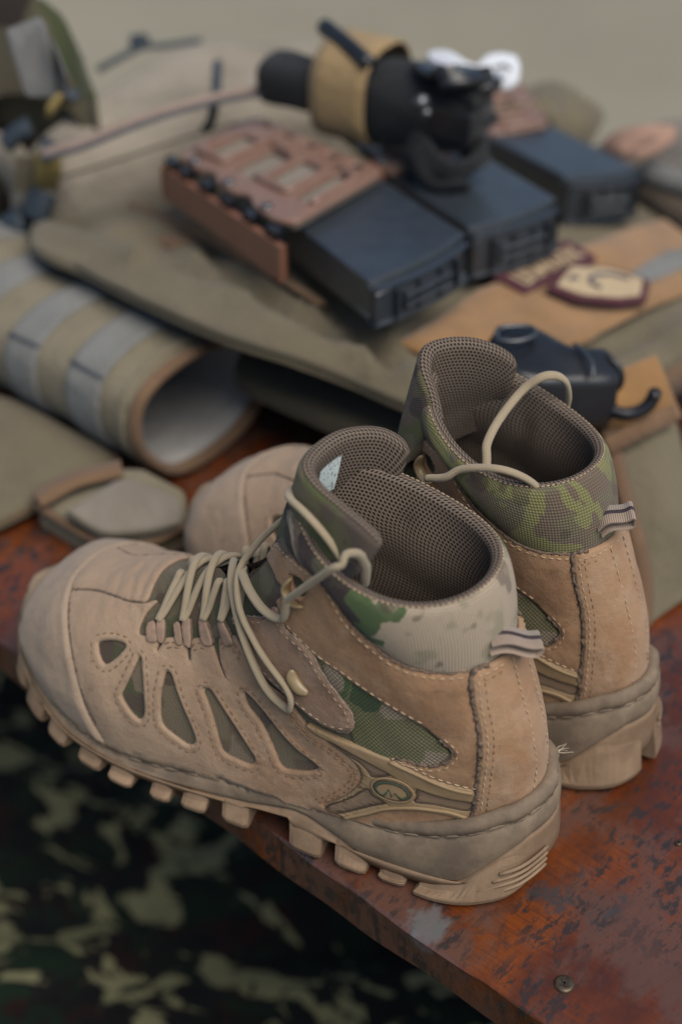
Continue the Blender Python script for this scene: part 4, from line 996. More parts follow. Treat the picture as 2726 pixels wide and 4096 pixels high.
def rbox(name, O, ex, ey, ez, mat, parent=None, bev=.002, seg=2, shape=None):
    """bevelled block with corner O and edge vectors ex, ey, ez; shape(u, v, w) may bend it"""
    b = bmesh.new(); O, ex, ey, ez = [np.array(q, float) for q in (O, ex, ey, ez)]
    bmesh.ops.create_cube(b, size=1.0)
    for v in b.verts: v.co += Vector((.5, .5, .5))
    if shape: bmesh.ops.subdivide_edges(b, edges=b.edges[:], cuts=5, use_grid_fill=True)
    sharp = [e for e in b.edges if len(e.link_faces) == 2 and e.calc_face_angle(0) > .6]
    M_ = Matrix(((*np.array([ex[0], ey[0], ez[0]]), O[0]), (*np.array([ex[1], ey[1], ez[1]]), O[1]), (*np.array([ex[2], ey[2], ez[2]]), O[2]), (0, 0, 0, 1)))
    for v in b.verts:
        c = np.array(v.co)
        if shape: c = np.array(shape(*c))
        v.co = M_ @ Vector(c)
    if bev: bmesh.ops.bevel(b, geom=sharp, offset=bev, segments=seg, affect='EDGES', profile=.6)
    bmesh.ops.recalc_face_normals(b, faces=b.faces)
    me = bpy.data.meshes.new(name); b.to_mesh(me); b.free(); me.materials.append(mat)
    for p in me.polygons: p.use_smooth = False
    o = bpy.data.objects.new(name, me); COL.objects.link(o)
    if parent: o.parent = parent
    return o
def bar(name, P, r, mat, parent=None, flat=1.0, seg=8, up=(0, 0, 1), n=None, sub=6):
    Q = cat_rom(np.array(P, float), sub) if len(P) > 2 else np.array(P, float)
    if n is None: n = max(4, len(Q))
    Q = resample(Q, n=n); v, f, uv = tube(Q, r, seg, True, flat, up)
    return mesh_obj(name, v, f, mat, parent, True, None, uv)
def strap(name, P, width, thick, mat, parent=None, wdir=None, n=40):
    """flat webbing along P; width direction wdir"""
    Q = resample(cat_rom(np.array(P, float), 6), n=n) if len(P) > 2 else resample(P, n=n)
    T = np.gradient(Q, axis=0); T /= np.linalg.norm(T, axis=1)[:, None]
    wd = np.repeat(np.array(wdir, float)[None], n, 0) if wdir is not None else np.cross(T, UPZ)
    wd = wd - T * (wd * T).sum(1)[:, None]; wd /= np.linalg.norm(wd, axis=1)[:, None]; nr = np.cross(wd, T)
    h = width / 2; t = thick / 2
    prof = [(-h, -t), (h, -t), (h + t * .4, 0), (h, t), (-h, t), (-h - t * .4, 0)]
    P3 = np.stack([Q + wd * a + nr * b for a, b in prof], 1)
    F = grid_faces(n, 6, True); F += [tuple(range(6))[::-1], tuple((n - 1) * 6 + i for i in range(6))]
    L = np.r_[0, np.cumsum(np.linalg.norm(np.diff(Q, axis=0), axis=1))]
    uv = [(a, L[i]) for i in range(n) for a, b in prof]
    return mesh_obj(name, P3.reshape(-1, 3), F, mat, parent, True, None, uv)
A3 = lambda *p: np.array(p, float)

# --- materials of the gear
M['tan_cordura'] = fabric('tan_cordura', (.165, .138, .088), (.130, .108, .068), vs=12)
M['tan_dark'] = fabric('olive_drab_lining', (.10, .085, .055), (.085, .07, .045))
M['webgrey'] = fabric('grey_tan_webbing', (.21, .21, .195), (.18, .18, .165), .002)
M['binding'] = fabric('coyote_binding', (.19, .115, .064), (.155, .092, .052), .002)
M['velcro'] = plain('coyote_loop_velcro', (.225, .118, .040), .95, .18, 40, .5, .001, sheen=.3)
M['cumm_lining'] = fabric('pale_grey_lining', (.36, .35, .335), (.30, .29, .28), .0015)
M['belt_cloth'] = fabric('belt_cordura', (.235, .20, .135), (.20, .17, .11))
M['flap_grey'] = fabric('pale_flap_cloth', (.25, .215, .17), (.215, .18, .14))
M['poly'] = plain('coyote_polymer', (.185, .108, .078), .40, .08, 60, .1, .0003)
M['poly_dark'] = plain('coyote_polymer_side', (.19, .088, .055), .45, .08, 60, .1, .0003)
M['black_poly'] = plain('black_polymer', (.021, .027, .034), .38, .2, 60, .12, .0003, spec=1.0)  # bluish base colour stands in for sky sheen on black plastic
M['black_web'] = fabric('black_webbing', (.016, .017, .019), (.022, .024, .027), .003, wv=.8)
M['black_plastic'] = plain('black_plastic', (.010, .011, .013), .32, .2, 60, .08, .0003)
M['steel'] = plain('dull_steel', (.16, .165, .17), .45, .2, 100, .05, .0003, 1.0)
M['white'] = plain('white_strap', (.52, .54, .57), .6, .06, 50)
M['elastic'] = fabric('tan_elastic', (.34, .235, .115), (.29, .20, .10), .0016)
M['maroon'] = plain('maroon_felt', (.065, .018, .025), .9, .2, 80, .4, .0006)
M['cream'] = plain('cream_stitching', (.38, .29, .175), .85, .1, 200, .4, .0004)
M['slate'] = plain('slate_stitching', (.06, .06, .07), .85, .1, 200, .4, .0004)
M['pack'] = fabric('khaki_pack_cloth', (.31, .27, .21), (.215, .185, .14), .0014, 12)
M['piping'] = plain('dusty_pink_zip', (.29, .175, .125), .8, .12, 60)
M['zip_pink'] = plain('zip_tape_pink', (.24, .175, .135), .85, .12, 60)
M['cord_blue'] = plain('dark_blue_cord', (.02, .03, .04), .6, .2, 80)
M['cord_ochre'] = fabric('ochre_webbing', (.26, .19, .06), (.20, .15, .05), .002)
M['mesh'] = fabric('ribbed_mesh', (.27, .245, .215), (.23, .21, .185), .004, wv=.7)
M['brown_cloth'] = fabric('dark_brown_cloth', (.10, .075, .05), (.08, .058, .04))
M['helmet_camo'] = camo('helmet_cover', 6.3, ((.10, .080, .055), (.040, .048, .022), (.06, .042, .03), (.028, .021, .017), (.12, .10, .07)), .35, 0)
M['grey_velcro'] = plain('grey_velcro', (.12, .12, .118), .95, .1, 40, .4, .001)

# --- plate carrier: the big sheet of tan cordura the pouches sit on
pc = thing('plate_carrier', 'tan fabric plate carrier lying spread out, under the magazine pouches', 'vest', (-0.0243, 0.8346, 0.0900))
pcl = np.array(pc.location)
def loc(o, t):      # keep world placement when parenting under a thing
    o.parent = t; o.matrix_parent_inverse = Matrix.Translation(-Vector(t.location)) if True else None
    return o
o_ = slab('front_panel', [(-0.2185, 0.9045, 0.1060), (-0.1674, 0.8406, 0.1130), (-0.1235, 0.7930, 0.1170), (-0.0718, 0.7509, 0.1170), (-0.0308, 0.7338, 0.1120), (0.0055, 0.7243, 0.1020), (0.0374, 0.7047, 0.0980), (0.0704, 0.6939, 0.0920), (0.1230, 0.7231, 0.0820), (0.1754, 0.7607, 0.0740), (0.2244, 0.8060, 0.0700), (0.2741, 0.8564, 0.0660), (0.3129, 0.9923, 0.0550), (0.2798, 1.0966, 0.0500), (0.2049, 1.1667, 0.0620), (0.1124, 1.1944, 0.0750), (0.0059, 1.1677, 0.0850), (-0.0844, 1.1714, 0.0600), (-0.1673, 1.1308, 0.0520), (-0.2218, 1.0832, 0.0600)],
    .008, [M['tan_cordura']], None, [(-0.0071, 0.8794, 0.1120), (0.0669, 0.9262, 0.1020), (0.1433, 1.0519, 0.0780), (0.0919, 0.8382, 0.0880), (-0.1127, 0.9190, 0.0920)], .001, .03, .0022, 48, .004, .008, 3, True, (), [
    ([(-0.2084, 0.9234, 0.1000), (-0.1315, 0.8432, 0.1000), (-0.0763, 0.7969, 0.1000), (-0.0226, 0.7557, 0.1000), (0.0379, 0.7192, 0.1000)], .0045, .013), ([(-0.1993, 0.9443, 0.1000), (-0.1320, 0.8740, 0.1000), (-0.0752, 0.8225, 0.1000), (-0.0175, 0.7778, 0.1000), (0.0309, 0.7465, 0.1000)], -.0060, .012),
    ([(-0.1077, 0.9032, 0.1000), (-0.0917, 0.8523, 0.1000), (-0.0597, 0.7997, 0.1000)], .0060, .008), ([(-0.0955, 0.9032, 0.1000), (-0.0738, 0.8462, 0.1000), (-0.0430, 0.7997, 0.1000)], -.0050, .008), ([(-0.0235, 0.7997, 0.1000), (-0.0011, 0.7725, 0.1000), (0.0173, 0.7265, 0.1000)], .0065, .008), ([(-0.0123, 0.8053, 0.1000), (0.0125, 0.7672, 0.1000), (0.0305, 0.7314, 0.1000)], -.0050, .009), ([(-0.1704, 0.9166, 0.1000), (-0.1442, 0.8772, 0.1000), (-0.1312, 0.8402, 0.1000)], .005, .009),
    ([(0.0322, 0.7942, 0.1000), (0.0313, 0.7619, 0.1000), (0.0458, 0.7217, 0.1000)], .005, .009), ([(0.1614, 0.7687, 0.0800), (0.1971, 0.8008, 0.0800), (0.2390, 0.8407, 0.0800)], .004, .012), ([(0.1708, 0.7953, 0.0800), (0.2009, 0.8232, 0.0800)], -.004, .010)]); loc(o_, pc)
o_ = slab('under_panel', [(-0.0700, 0.8010, 0.0600), (-0.0233, 0.7597, 0.0580), (0.0044, 0.7399, 0.0580), (0.0392, 0.7240, 0.0580), (0.0857, 0.7322, 0.0550), (0.1311, 0.7714, 0.0520), (0.0937, 0.8371, 0.0550), (0.0048, 0.8553, 0.0580), (-0.0548, 0.8460, 0.0600)], .012, [M['tan_dark']], None, (), .002, .02, .0015, 60, .005, .012, 5); loc(o_, pc)
o_ = slab('back_panel', [(0.0018, 0.8349, 0.0460), (0.0629, 0.8071, 0.0460), (0.1522, 0.8236, 0.0460), (0.2545, 0.8917, 0.0440), (0.2886, 0.9926, 0.0400), (0.1919, 1.1355, 0.0400), (0.0428, 1.1267, 0.0440), (-0.0558, 1.0101, 0.0460), (-0.0456, 0.9134, 0.0460)], .0445, [M['tan_dark']], None, (), .001, .02, .001, 60, .008, .014, 15); loc(o_, pc)
o_ = slab('loop_field', [(0.0345, 0.7627, 0.1045), (0.0598, 0.7928, 0.1030), (0.0912, 0.8390, 0.1000), (0.1306, 0.8791, 0.0940), (0.1703, 0.9249, 0.0870), (0.2197, 0.9787, 0.0770), (0.2494, 1.0044, 0.0710), (0.2584, 0.9842, 0.0700), (0.2788, 0.9666, 0.0680), (0.2671, 0.9130, 0.0710), (0.2376, 0.8790, 0.0755), (0.2073, 0.8496, 0.0810), (0.1724, 0.8114, 0.0865), (0.1594, 0.7947, 0.0885), (0.1210, 0.7632, 0.0945), (0.0783, 0.7380, 0.0990)],
    .004, [M['velcro']], None, [(0.1188, 0.8230, 0.0965), (0.0728, 0.7789, 0.1025), (0.1883, 0.8959, 0.0835)], .0008, .01, .0005, 90, .002, .010, 6, smooth=False); loc(o_, pc)
o_ = slab('webbing_patch', [(0.2026, 0.8908, 0.0845), (0.2366, 0.9384, 0.0770), (0.2765, 0.9586, 0.0720), (0.2702, 0.9291, 0.0730), (0.2436, 0.9125, 0.0775), (0.2053, 0.8709, 0.0850)], .003, [M['webgrey']], None, (), 0, .01, 0, 60, .001, .008, 7, smooth=False); loc(o_, pc)
for k, P in enumerate(([(-0.2077, 1.0264, 0.0780), (-0.1754, 0.9890, 0.0820), (-0.1443, 0.9498, 0.0880), (-0.1121, 0.9137, 0.0940)], )):
    loc(strap('edge_strap', P, .018, .003, M['binding']), pc)
loc(bar('piping', [(-0.1887, 1.0391, 0.0820), (-0.1481, 0.9838, 0.0880), (-0.1071, 0.9295, 0.0970), (-0.0657, 0.8649, 0.1080), (-0.0351, 0.8239, 0.1120), (-0.0121, 0.7952, 0.1120)], .0035, M['binding'], None, .7), pc)
loc(bar('hem', [(-0.2184, 0.9059, 0.1040), (-0.1673, 0.8419, 0.1110), (-0.1232, 0.7943, 0.1150), (-0.0715, 0.7522, 0.1150), (-0.0303, 0.7351, 0.1100), (0.0055, 0.7255, 0.1000), (0.0375, 0.7059, 0.0960), (0.0706, 0.6951, 0.0900)], .0022, M['tan_dark']), pc)
loc(strap('shoulder_strap', [(0.1269, 1.1488, 0.0850), (0.1521, 1.1543, 0.0980), (0.1783, 1.1590, 0.0980), (0.1978, 1.1561, 0.0820), (0.2106, 1.1667, 0.0620)], .055, .012, M['tan_cordura'], None, BN), pc)
loc(strap('side_strap', [(0.1422, 0.7541, 0.0600), (0.1790, 0.7745, 0.0550), (0.2295, 0.8172, 0.0500), (0.2811, 0.8716, 0.0450)], .030, .010, M['binding'], None, (.3, .3, 1)), pc)

# --- cummerbund: a loop of padded belt with rows of grey webbing
CB = thing('cummerbund', 'rolled tan cummerbund with grey webbing rows, its open end facing the boots', 'belt', tuple(np.array((-0.1065, 0.8126, 0.0000))))
cc = A3(-.1120, .7543, .004); ax = BD / np.linalg.norm(BD); hx = BN
SEC = resample(cat_rom(np.array([(.0687, .0783), (.0341, .0859), (.0034, .0841), (-.020, .0731), (-.0274, .0541), (-.023, .0317), (-.0007, .0064), (.0308, .0002), (.065, .0061), (.0875, .0216), (.0935, .038), (.0873, .0598)]), 8, True), n=72, closed=True)
_T = np.roll(SEC, -1, 0) - np.roll(SEC, 1, 0); _T /= np.linalg.norm(_T, axis=1)[:, None]; SECN = np.stack([_T[:, 1], -_T[:, 0]], 1)
if ((SEC + SECN * .01 - SEC.mean(0)) ** 2).sum() < ((SEC - SEC.mean(0)) ** 2).sum(): SECN = -SECN
def loop_pts(s, off=0.0, n=72):
    """section of the loop at distance s along its axis; off = outward offset"""
    q = SEC + SECN * off; q = np.vstack([q, q[:1]]); wv_ = 1 + .03 * math.sin(s * 30)
    return cc + ax * s + np.outer(q[:, 0], hx) + np.outer(q[:, 1] * wv_, UPZ)
def shell_tube(name, s0, s1, o0, o1, mat, n=72, ns=30, a0=0.0, a1=2 * math.pi, bulge=.0):
    ss = np.linspace(s0, s1, ns); rows = []
    ring_ = [(s0, o0)] + [(s, o1 + bulge * math.sin(math.pi * (s - s0) / (s1 - s0))) for s in ss] + [(s1, o0)]
    P = np.stack([loop_pts(s, o) for s, o in ring_])
    return grid_obj(name, P, mat, None)
loc(shell_tube('belt', .002, .46, -.004, .0, M['belt_cloth']), CB)
loc(shell_tube('belt_lining', .002, .46, -.004, -.0045, M['cumm_lining']), CB)
b_ = np.vstack([loop_pts(.0, -.002)]); v, f, uv = tube(np.vstack([b_, b_[1:3]]), .0050, 10, False, .8); loc(MB().add(v, f, 0, uv).build('edge_binding', M['binding'], None, uv=True), CB)
b_ = loop_pts(.010, .0008); v, f, uv = tube(np.vstack([b_, b_[1:3]]), .0036, 8, False, .5); loc(MB().add(v, f, 0, uv).build('edge_tape', M['belt_cloth'], None, uv=True), CB)
for k in range(5):
    s0 = .030 + k * .062
    loc(shell_tube('webbing_row', s0, s0 + .030, .0002, .0026, M['webgrey'], 72, 8), CB)
    loc(bar('bar_tack', [loop_pts(s0, .003)[20], loop_pts(s0 + .03, .003)[20]], .0015, M['slate'], None, .6), CB)

# --- the other end of the belt, lying flat on the bench
fl_ = thing('belt_flap', 'flat tan fabric flap with brown edging lying under the rolled belt', 'flap', (-0.2048, 0.7714, 0.0000))
loc(slab('flap_panel', [(-0.2663, 0.8081, 0.0280), (-0.2327, 0.8186, 0.0300), (-0.1831, 0.7844, 0.0280), (-0.1477, 0.7554, 0.0220), (-0.1828, 0.7225, 0.0200), (-0.2138, 0.6958, 0.0180), (-0.2511, 0.6810, 0.0160)], .010, [M['tan_cordura']], None, (), .002, .02, .0008, 60, .004, .010, 8), fl_)
loc(bar('edging', [(-0.1476, 0.7595, 0.0170), (-0.1843, 0.7273, 0.0140), (-0.2155, 0.7005, 0.0120), (-0.2531, 0.6851, 0.0100)], .0055, M['binding'], None, .8), fl_)
# --- small pouch on the bench
sp_ = thing('small_pouch', 'small pale tan pouch lying on the bench between belt and far boot toe', 'pouch', (-0.1458, 0.7191, 0.0000))
loc(slab('pouch_body', [(-0.1899, 0.7075, 0.0200), (-0.1542, 0.7392, 0.0260), (-0.1252, 0.7322, 0.0300), (-0.0970, 0.7090, 0.0300), (-0.0930, 0.6812, 0.0260), (-0.1165, 0.6696, 0.0200), (-0.1481, 0.6768, 0.0160)], .018, [M['belt_cloth']], None, (), .003, .02, .0016, 60, .004, .007, 9, False), sp_)
loc(slab('pouch_flap', [(-0.1681, 0.6881, 0.0300), (-0.1407, 0.7113, 0.0360), (-0.1306, 0.7132, 0.0370), (-0.0988, 0.6942, 0.0360), (-0.0944, 0.6794, 0.0340), (-0.0983, 0.6726, 0.0300), (-0.1451, 0.6718, 0.0260)], .006, [M['flap_grey']], None, (), .003, .02, .0012, 70, .003, .006, 10, False), sp_)
loc(bar('seam', [(-0.1664, 0.6853, 0.0295), (-0.1431, 0.6682, 0.0275), (-0.1180, 0.6663, 0.0290), (-0.0968, 0.6703, 0.0325)], .0016, M['tan_dark'], None, .6), sp_)
loc(bar('piping', [(-0.1894, 0.7050, 0.0205), (-0.1477, 0.6740, 0.0165), (-0.1162, 0.6669, 0.0205), (-0.0923, 0.6790, 0.0260)], .0030, M['binding'], None, .7), sp_)
loc(strap('pouch_strap', [(-0.1884, 0.7031, 0.0260), (-0.1666, 0.7154, 0.0320), (-0.1373, 0.7224, 0.0360)], .016, .003, M['binding']), sp_)

# --- magazines
def magazine(label, P, zt, thick, front=True):
    """P: top-face corners front-left, front-right, back-right, back-left"""
    A, B_, C_, D_ = [np.array(q, float) for q in P]
    root = thing('magazine', label, 'magazine', tuple(A * .5 + C_ * .5 - UPZ * thick), 0, 'three black magazines')
    ex = B_ - A; ey = (D_ - A + C_ - B_) * .5; ez = UPZ * thick
    n_ = np.cross(ex, ey); n_ /= np.linalg.norm(n_); ez = n_ * thick
    O = A - ez
    def shp(u, v, w_): return (u, v - .06 * (4 * u * (1 - u)) * (1 - v) * .8, w_ + .0 * u)
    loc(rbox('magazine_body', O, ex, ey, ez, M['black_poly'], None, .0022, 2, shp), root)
    eu = ex / np.linalg.norm(ex); ev = -ey / np.linalg.norm(ey); ew = ez / np.linalg.norm(ez)
    W = np.linalg.norm(ex)
    # ribs and recess edge on the floor plate, ledge and lip
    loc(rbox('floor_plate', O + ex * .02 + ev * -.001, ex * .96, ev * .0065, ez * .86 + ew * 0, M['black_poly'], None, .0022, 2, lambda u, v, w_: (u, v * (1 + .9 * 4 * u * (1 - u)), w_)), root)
    for w0 in (.30, .52):
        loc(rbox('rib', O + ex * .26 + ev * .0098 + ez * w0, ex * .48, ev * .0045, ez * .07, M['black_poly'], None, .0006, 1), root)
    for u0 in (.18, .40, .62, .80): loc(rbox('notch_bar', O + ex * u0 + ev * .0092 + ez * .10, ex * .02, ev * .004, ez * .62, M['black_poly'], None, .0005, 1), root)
    return root
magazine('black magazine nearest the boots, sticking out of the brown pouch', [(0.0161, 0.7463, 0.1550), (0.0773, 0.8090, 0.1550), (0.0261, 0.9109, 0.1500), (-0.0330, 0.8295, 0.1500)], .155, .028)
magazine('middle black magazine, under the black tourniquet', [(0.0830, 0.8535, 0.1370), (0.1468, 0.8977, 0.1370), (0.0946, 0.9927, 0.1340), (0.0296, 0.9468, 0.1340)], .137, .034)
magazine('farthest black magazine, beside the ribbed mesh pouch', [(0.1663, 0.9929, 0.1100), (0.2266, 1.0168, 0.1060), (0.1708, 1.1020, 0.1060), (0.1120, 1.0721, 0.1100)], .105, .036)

# --- brown polymer magazine pouches
def poly_pouch(label, P, zdrop, full=True):
    """P: plate corners front-left(next to the magazine), front-right, back-right, back-left, world"""
    A, B_, C_, D_ = [np.array(q, float) for q in P]
    root = thing('magazine_pouch', label, 'pouch', tuple((A + C_) * .5 - UPZ * zdrop), 0, 'brown polymer magazine pouches')
    def at2(u, v, h=0.0):
        p = A * (1 - u) * (1 - v) + B_ * u * (1 - v) + C_ * u * v + D_ * (1 - u) * v
        return p + UPZ * h
    def sheet(name, O, H, h, t, mat):
        return loc(slab(name, [at2(u, v, h) for u, v in O], t, [mat], None, (), 0, .01, 0, 60, .0012, .008, 3, False, [[at2(u, v, h) for u, v in q] for q in H]), root)
    def rr(u0, u1, v0, v1, r=.03):
        o = []
        for cu, cv, a0 in ((u1 - r, v0 + r, -90), (u1 - r, v1 - r, 0), (u0 + r, v1 - r, 90), (u0 + r, v0 + r, 180)):
            for k in range(4): q = R(a0 + 30 * k); o.append((cu + r * math.cos(q), cv + r * math.sin(q)))
        return o
    # outline with the scalloped edge where the clips sit (along u = 0) 
    out = [(.10, .0), (.97, .0), (1.0, .03), (1.0, .92), (.97, .97), (.90, 1.0), (.12, 1.0), (.02, .94), (.0, .88), (.0, .78), (.06, .72), (.06, .66), (.0, .60), (.0, .46), (.06, .40), (.06, .34), (.0, .28), (.0, .12), (.04, .04)]
    wins = [rr(.25, .68, .75, .90), rr(.22, .66, .47, .63), rr(.32, .72, .26, .42), rr(.29, .76, .07, .17)]
    slots = [rr(.88, .95, a, a + .09, .02) for a in (.10, .28, .46, .64, .82)]
    sheet('cover_plate', out, wins + slots, 0.0, .0035, M['poly'])
    sheet('backing_sheet', rr(.08, .99, .02, .98), [], -.0042, .004, M['flap_grey'])
    # raised L-shaped ribs round the windows
    for L_pts in ([(.17, .935), (.21, .715), (.72, .68)], [(.25, .455), (.28, .225), (.76, .205)], [(.70, .64), (.70, .47)], [(.80, .18), (.78, .045), (.30, .045)]):
        P_ = [at2(u, v, .0012) for u, v in L_pts]; Q = []
        for a, b in zip(P_[:-1], P_[1:]): Q += [a + (b - a) * k for k in np.linspace(0, 1, 8)[:-1]]
        Q.append(P_[-1]); v, f, uv = tube(np.array(Q), .0030, 8, True, .9); loc(MB().add(v, f).build('rib', M['poly'], None), root)
    for v_ in (.20, .53, .84):
        b_ = loc(bar('screw', [at2(.045, v_, -.002), at2(.045, v_, .0018)], .0042, M['steel'], None), root)
    if full:
        # the box below: long wall along u = 0, end walls
        e0 = at2(-.015, -.03, -.006); e1 = at2(-.015, 1.05, -.006); out_ = (A - B_) / np.linalg.norm(A - B_)
        loc(rbox('side_wall', e0 + out_ * .004 - UPZ * zdrop, e1 - e0, out_ * .006, UPZ * (zdrop - .004), M['poly_dark'], None, .0015), root)
        loc(rbox('end_wall', e1 - UPZ * zdrop + out_ * .003, (B_ - A) * 1.0, (D_ - A) / np.linalg.norm(D_ - A) * .005, UPZ * (zdrop - .006), M['poly_dark'], None, .0015), root)
        for v_ in (.03, .22, .42, .62, .82, .96):
            c = at2(.004, v_, -.013); loc(rbox('clip', c, (D_ - A) * .085, out_ * .008, UPZ * .009, M['black_plastic'], None, .0006), root)
        e2 = at2(1.02, .05, -.004); loc(rbox('post', e2 - UPZ * zdrop, (D_ - A) * .10, (B_ - A) * .06, UPZ * zdrop, M['poly_dark'], None, .0015), root)
    return root
poly_pouch('brown polymer magazine pouch with four cut windows, nearest of the brown pouches', [(-0.0332, 0.8018, 0.1630), (0.0284, 0.8906, 0.1600), (-0.0627, 1.0181, 0.1480), (-0.1163, 0.9469, 0.1480)], .025)
poly_pouch('brown polymer magazine pouch mostly hidden under the black tourniquet', [(0.0337, 0.9320, 0.1390), (0.0926, 0.9895, 0.1370), (0.0531, 1.0736, 0.1300), (-0.0046, 1.0258, 0.1320)], .030, False)
poly_pouch('brown polymer magazine pouch at the right, below the white strap tag', [(0.1149, 1.0673, 0.1120), (0.1660, 1.0891, 0.1120), (0.1552, 1.1923, 0.1080), (0.1010, 1.1625, 0.1080)], .026, False)

# --- tourniquet: black strap bundle, windlass rod, clip, white time strap
tq = thing('tourniquet', 'black folded tourniquet with windlass rod lying on the magazine pouches', 'tourniquet', (0.0245, 1.0148, 0.1500))
a0 = np.array((-0.0502, 1.0118, 0.1800)); a1 = np.array((0.0818, 0.9310, 0.1780)); td = (a1 - a0) / np.linalg.norm(a1 - a0); tw = np.cross(UPZ, td); tw /= np.linalg.norm(tw); tu = np.cross(td, tw)
def loft(name, secs, mat, parent, power=.7, n=36, wob=.0012, seed=1):
    """secs: (point, half width, half height, tilt)"""
    rows = []
    S_ = cat_rom(np.array([[*p, a, b, t] for p, a, b, t in secs]), 5)
    for q in S_:
        c, hw, hh, tl = q[:3], q[3], q[4], q[5]
        th_ = np.linspace(0, 2 * math.pi, n); x = np.sign(np.cos(th_)) * np.abs(np.cos(th_)) ** power * hw; z = np.sign(np.sin(th_)) * np.abs(np.sin(th_)) ** power * hh
        ct, st_ = math.cos(tl), math.sin(tl)
        rows.append(np.array(c) + np.outer(x * ct - z * st_, tw) + np.outer(x * st_ + z * ct, tu))
    P = np.stack(rows); w_ = vnoise(P.reshape(-1, 3), 130, seed).reshape(P.shape[:2]); P += (P - P.mean(1, keepdims=True)) / .03 * (wob * w_)[..., None]
    P[:, -1] = P[:, 0]
    P = np.concatenate([np.repeat(P[:1].mean(1, keepdims=True), n, 1), P, np.repeat(P[-1:].mean(1, keepdims=True), n, 1)])
    return loc(grid_obj(name, P, mat, None), parent)
loft('rear_bundle', [(a0 - td * .002, .015, .013, .1), (a0 + td * .002, .019, .0165, .1), (a0 + td * .035, .019, .0155, .1), (a0 + td * .070, .019, .0150, .05)], M['black_web'], tq, .6)
m0 = np.array((0.0168, 0.9860, 0.1760))
loft('strap_bundle', [(m0 - td * .014, .025, .024, 0), (m0 + td * .010, .028, .027, 0), (m0 + td * .030, .029, .027, .1), (m0 + td * .055, .029, .024, .15), (m0 + td * .078, .028, .020, .15), (m0 + td * .090, .026, .016, .1)], M['black_web'], tq, .75)
for k, (s0, hgt) in enumerate(((.022, .0), (.046, -.004))):
    c_ = m0 + td * s0; P_ = [c_ + tw * (.030 * math.cos(a)) + tu * ((.029 + hgt) * math.sin(a)) for a in np.linspace(-2.4, .9, 14)]
    loc(strap('strap_layer', P_, .020, .003, M['black_web'], None, td), tq)
for k, (L0, L1, zo, yo) in enumerate(((.044, .094, .018, .004), (.052, .097, -.004, -.003))):
    c_ = m0 + td * L0 + tw * (-.020 + yo) + tu * (zo - .004)
    loc(rbox('folded_layer', c_, td * (L1 - L0), tw * .046, tu * .0080, M['black_web'], None, .0034), tq)
loc(rbox('buckle', m0 + td * .070 - tw * .030 - tu * .006, td * .030, tw * .010, tu * .022, M['black_plastic'], None, .002), tq)
loc(bar('windlass_rod', [(-0.0120, 1.0039, 0.2180), (0.0048, 0.9756, 0.2140), (0.0196, 0.9544, 0.2080)], .0062, M['black_plastic'], None), tq)
loc(strap('strap_loop', [(0.0469, 0.9352, 0.1600), (0.0600, 0.9181, 0.1500), (0.0731, 0.9106, 0.1470), (0.0904, 0.9253, 0.1500), (0.0919, 0.9399, 0.1580), (0.0805, 0.9460, 0.1650)], .024, .006, M['black_web'], None, (.5, -.3, .8)), tq)
loc(strap('strap_tail', [(0.0523, 0.9234, 0.1650), (0.0646, 0.9163, 0.1460), (0.0825, 0.9163, 0.1460), (0.0957, 0.9335, 0.1480)], .020, .007, M['black_web'], None, (.6, .6, .2)), tq)
loc(strap('rod_clip', [(0.0601, 0.9626, 0.2050), (0.0688, 0.9341, 0.2080), (0.0803, 0.9317, 0.2080), (0.0900, 0.9503, 0.2050), (0.0905, 0.9341, 0.1960)], .024, .006, M['black_plastic'], None, BD), tq)
loc(slab('time_strap', [(0.0597, 0.9755, 0.2095), (0.0674, 0.9753, 0.2120), (0.0765, 0.9682, 0.2130), (0.0854, 0.9561, 0.2110), (0.0943, 0.9599, 0.2060), (0.0933, 0.9532, 0.2030), (0.0843, 0.9465, 0.2070), (0.0742, 0.9519, 0.2095), (0.0645, 0.9627, 0.2080)], .003, [M['white']], None, (), .001, .01, .0004, 90, .001, .005, 4), tq)
loc(slab('strap_tag', [(0.0940, 0.9701, 0.2035), (0.1022, 0.9836, 0.2060), (0.1117, 0.9879, 0.2060), (0.1237, 0.9903, 0.2030), (0.1261, 0.9833, 0.1990), (0.1245, 0.9719, 0.1930), (0.1174, 0.9656, 0.1910), (0.1027, 0.9620, 0.1930), (0.0942, 0.9595, 0.1970)], .004, [M['white']], None, (), .001, .01, .0005, 90, .0015, .006, 4, False), tq)
loc(bar('tag_print', [(0.1066, 0.9626, 0.2035), (0.1130, 0.9667, 0.2035), (0.1163, 0.9625, 0.2020)], .0026, M['slate'], None, .3), tq)
loc(bar('rivet', [(0.0515, 0.9163, 0.1960), (0.0528, 0.8990, 0.2040)], .005, M['steel'], None), tq)
loc(bar('rivet', [(0.0551, 0.9083, 0.1920), (0.0558, 0.8931, 0.1990)], .0032, M['steel'], None), tq)
eb = thing('elastic_band', 'wide tan elastic band wrapped round the black tourniquet', 'band', (0.0110, 0.9580, 0.1600))
e0_ = np.array((0.0143, 0.9880, 0.1800)); th_ = np.linspace(0, 2 * math.pi, 48)
rows = []
for s, g in ((-.022, 0), (-.0218, .002), (-.012, .0024), (0, .0024), (.012, .0024), (.0218, .002), (.022, 0)):
    rows.append(e0_ + td * s + np.outer(np.sign(np.cos(th_)) * np.abs(np.cos(th_)) ** .75 * (.0335 + g), tw) + np.outer(np.sign(np.sin(th_)) * np.abs(np.sin(th_)) ** .8 * (.0335 + g), tu))
loc(grid_obj('band_loop', np.stack(rows), M['elastic'], None), eb)

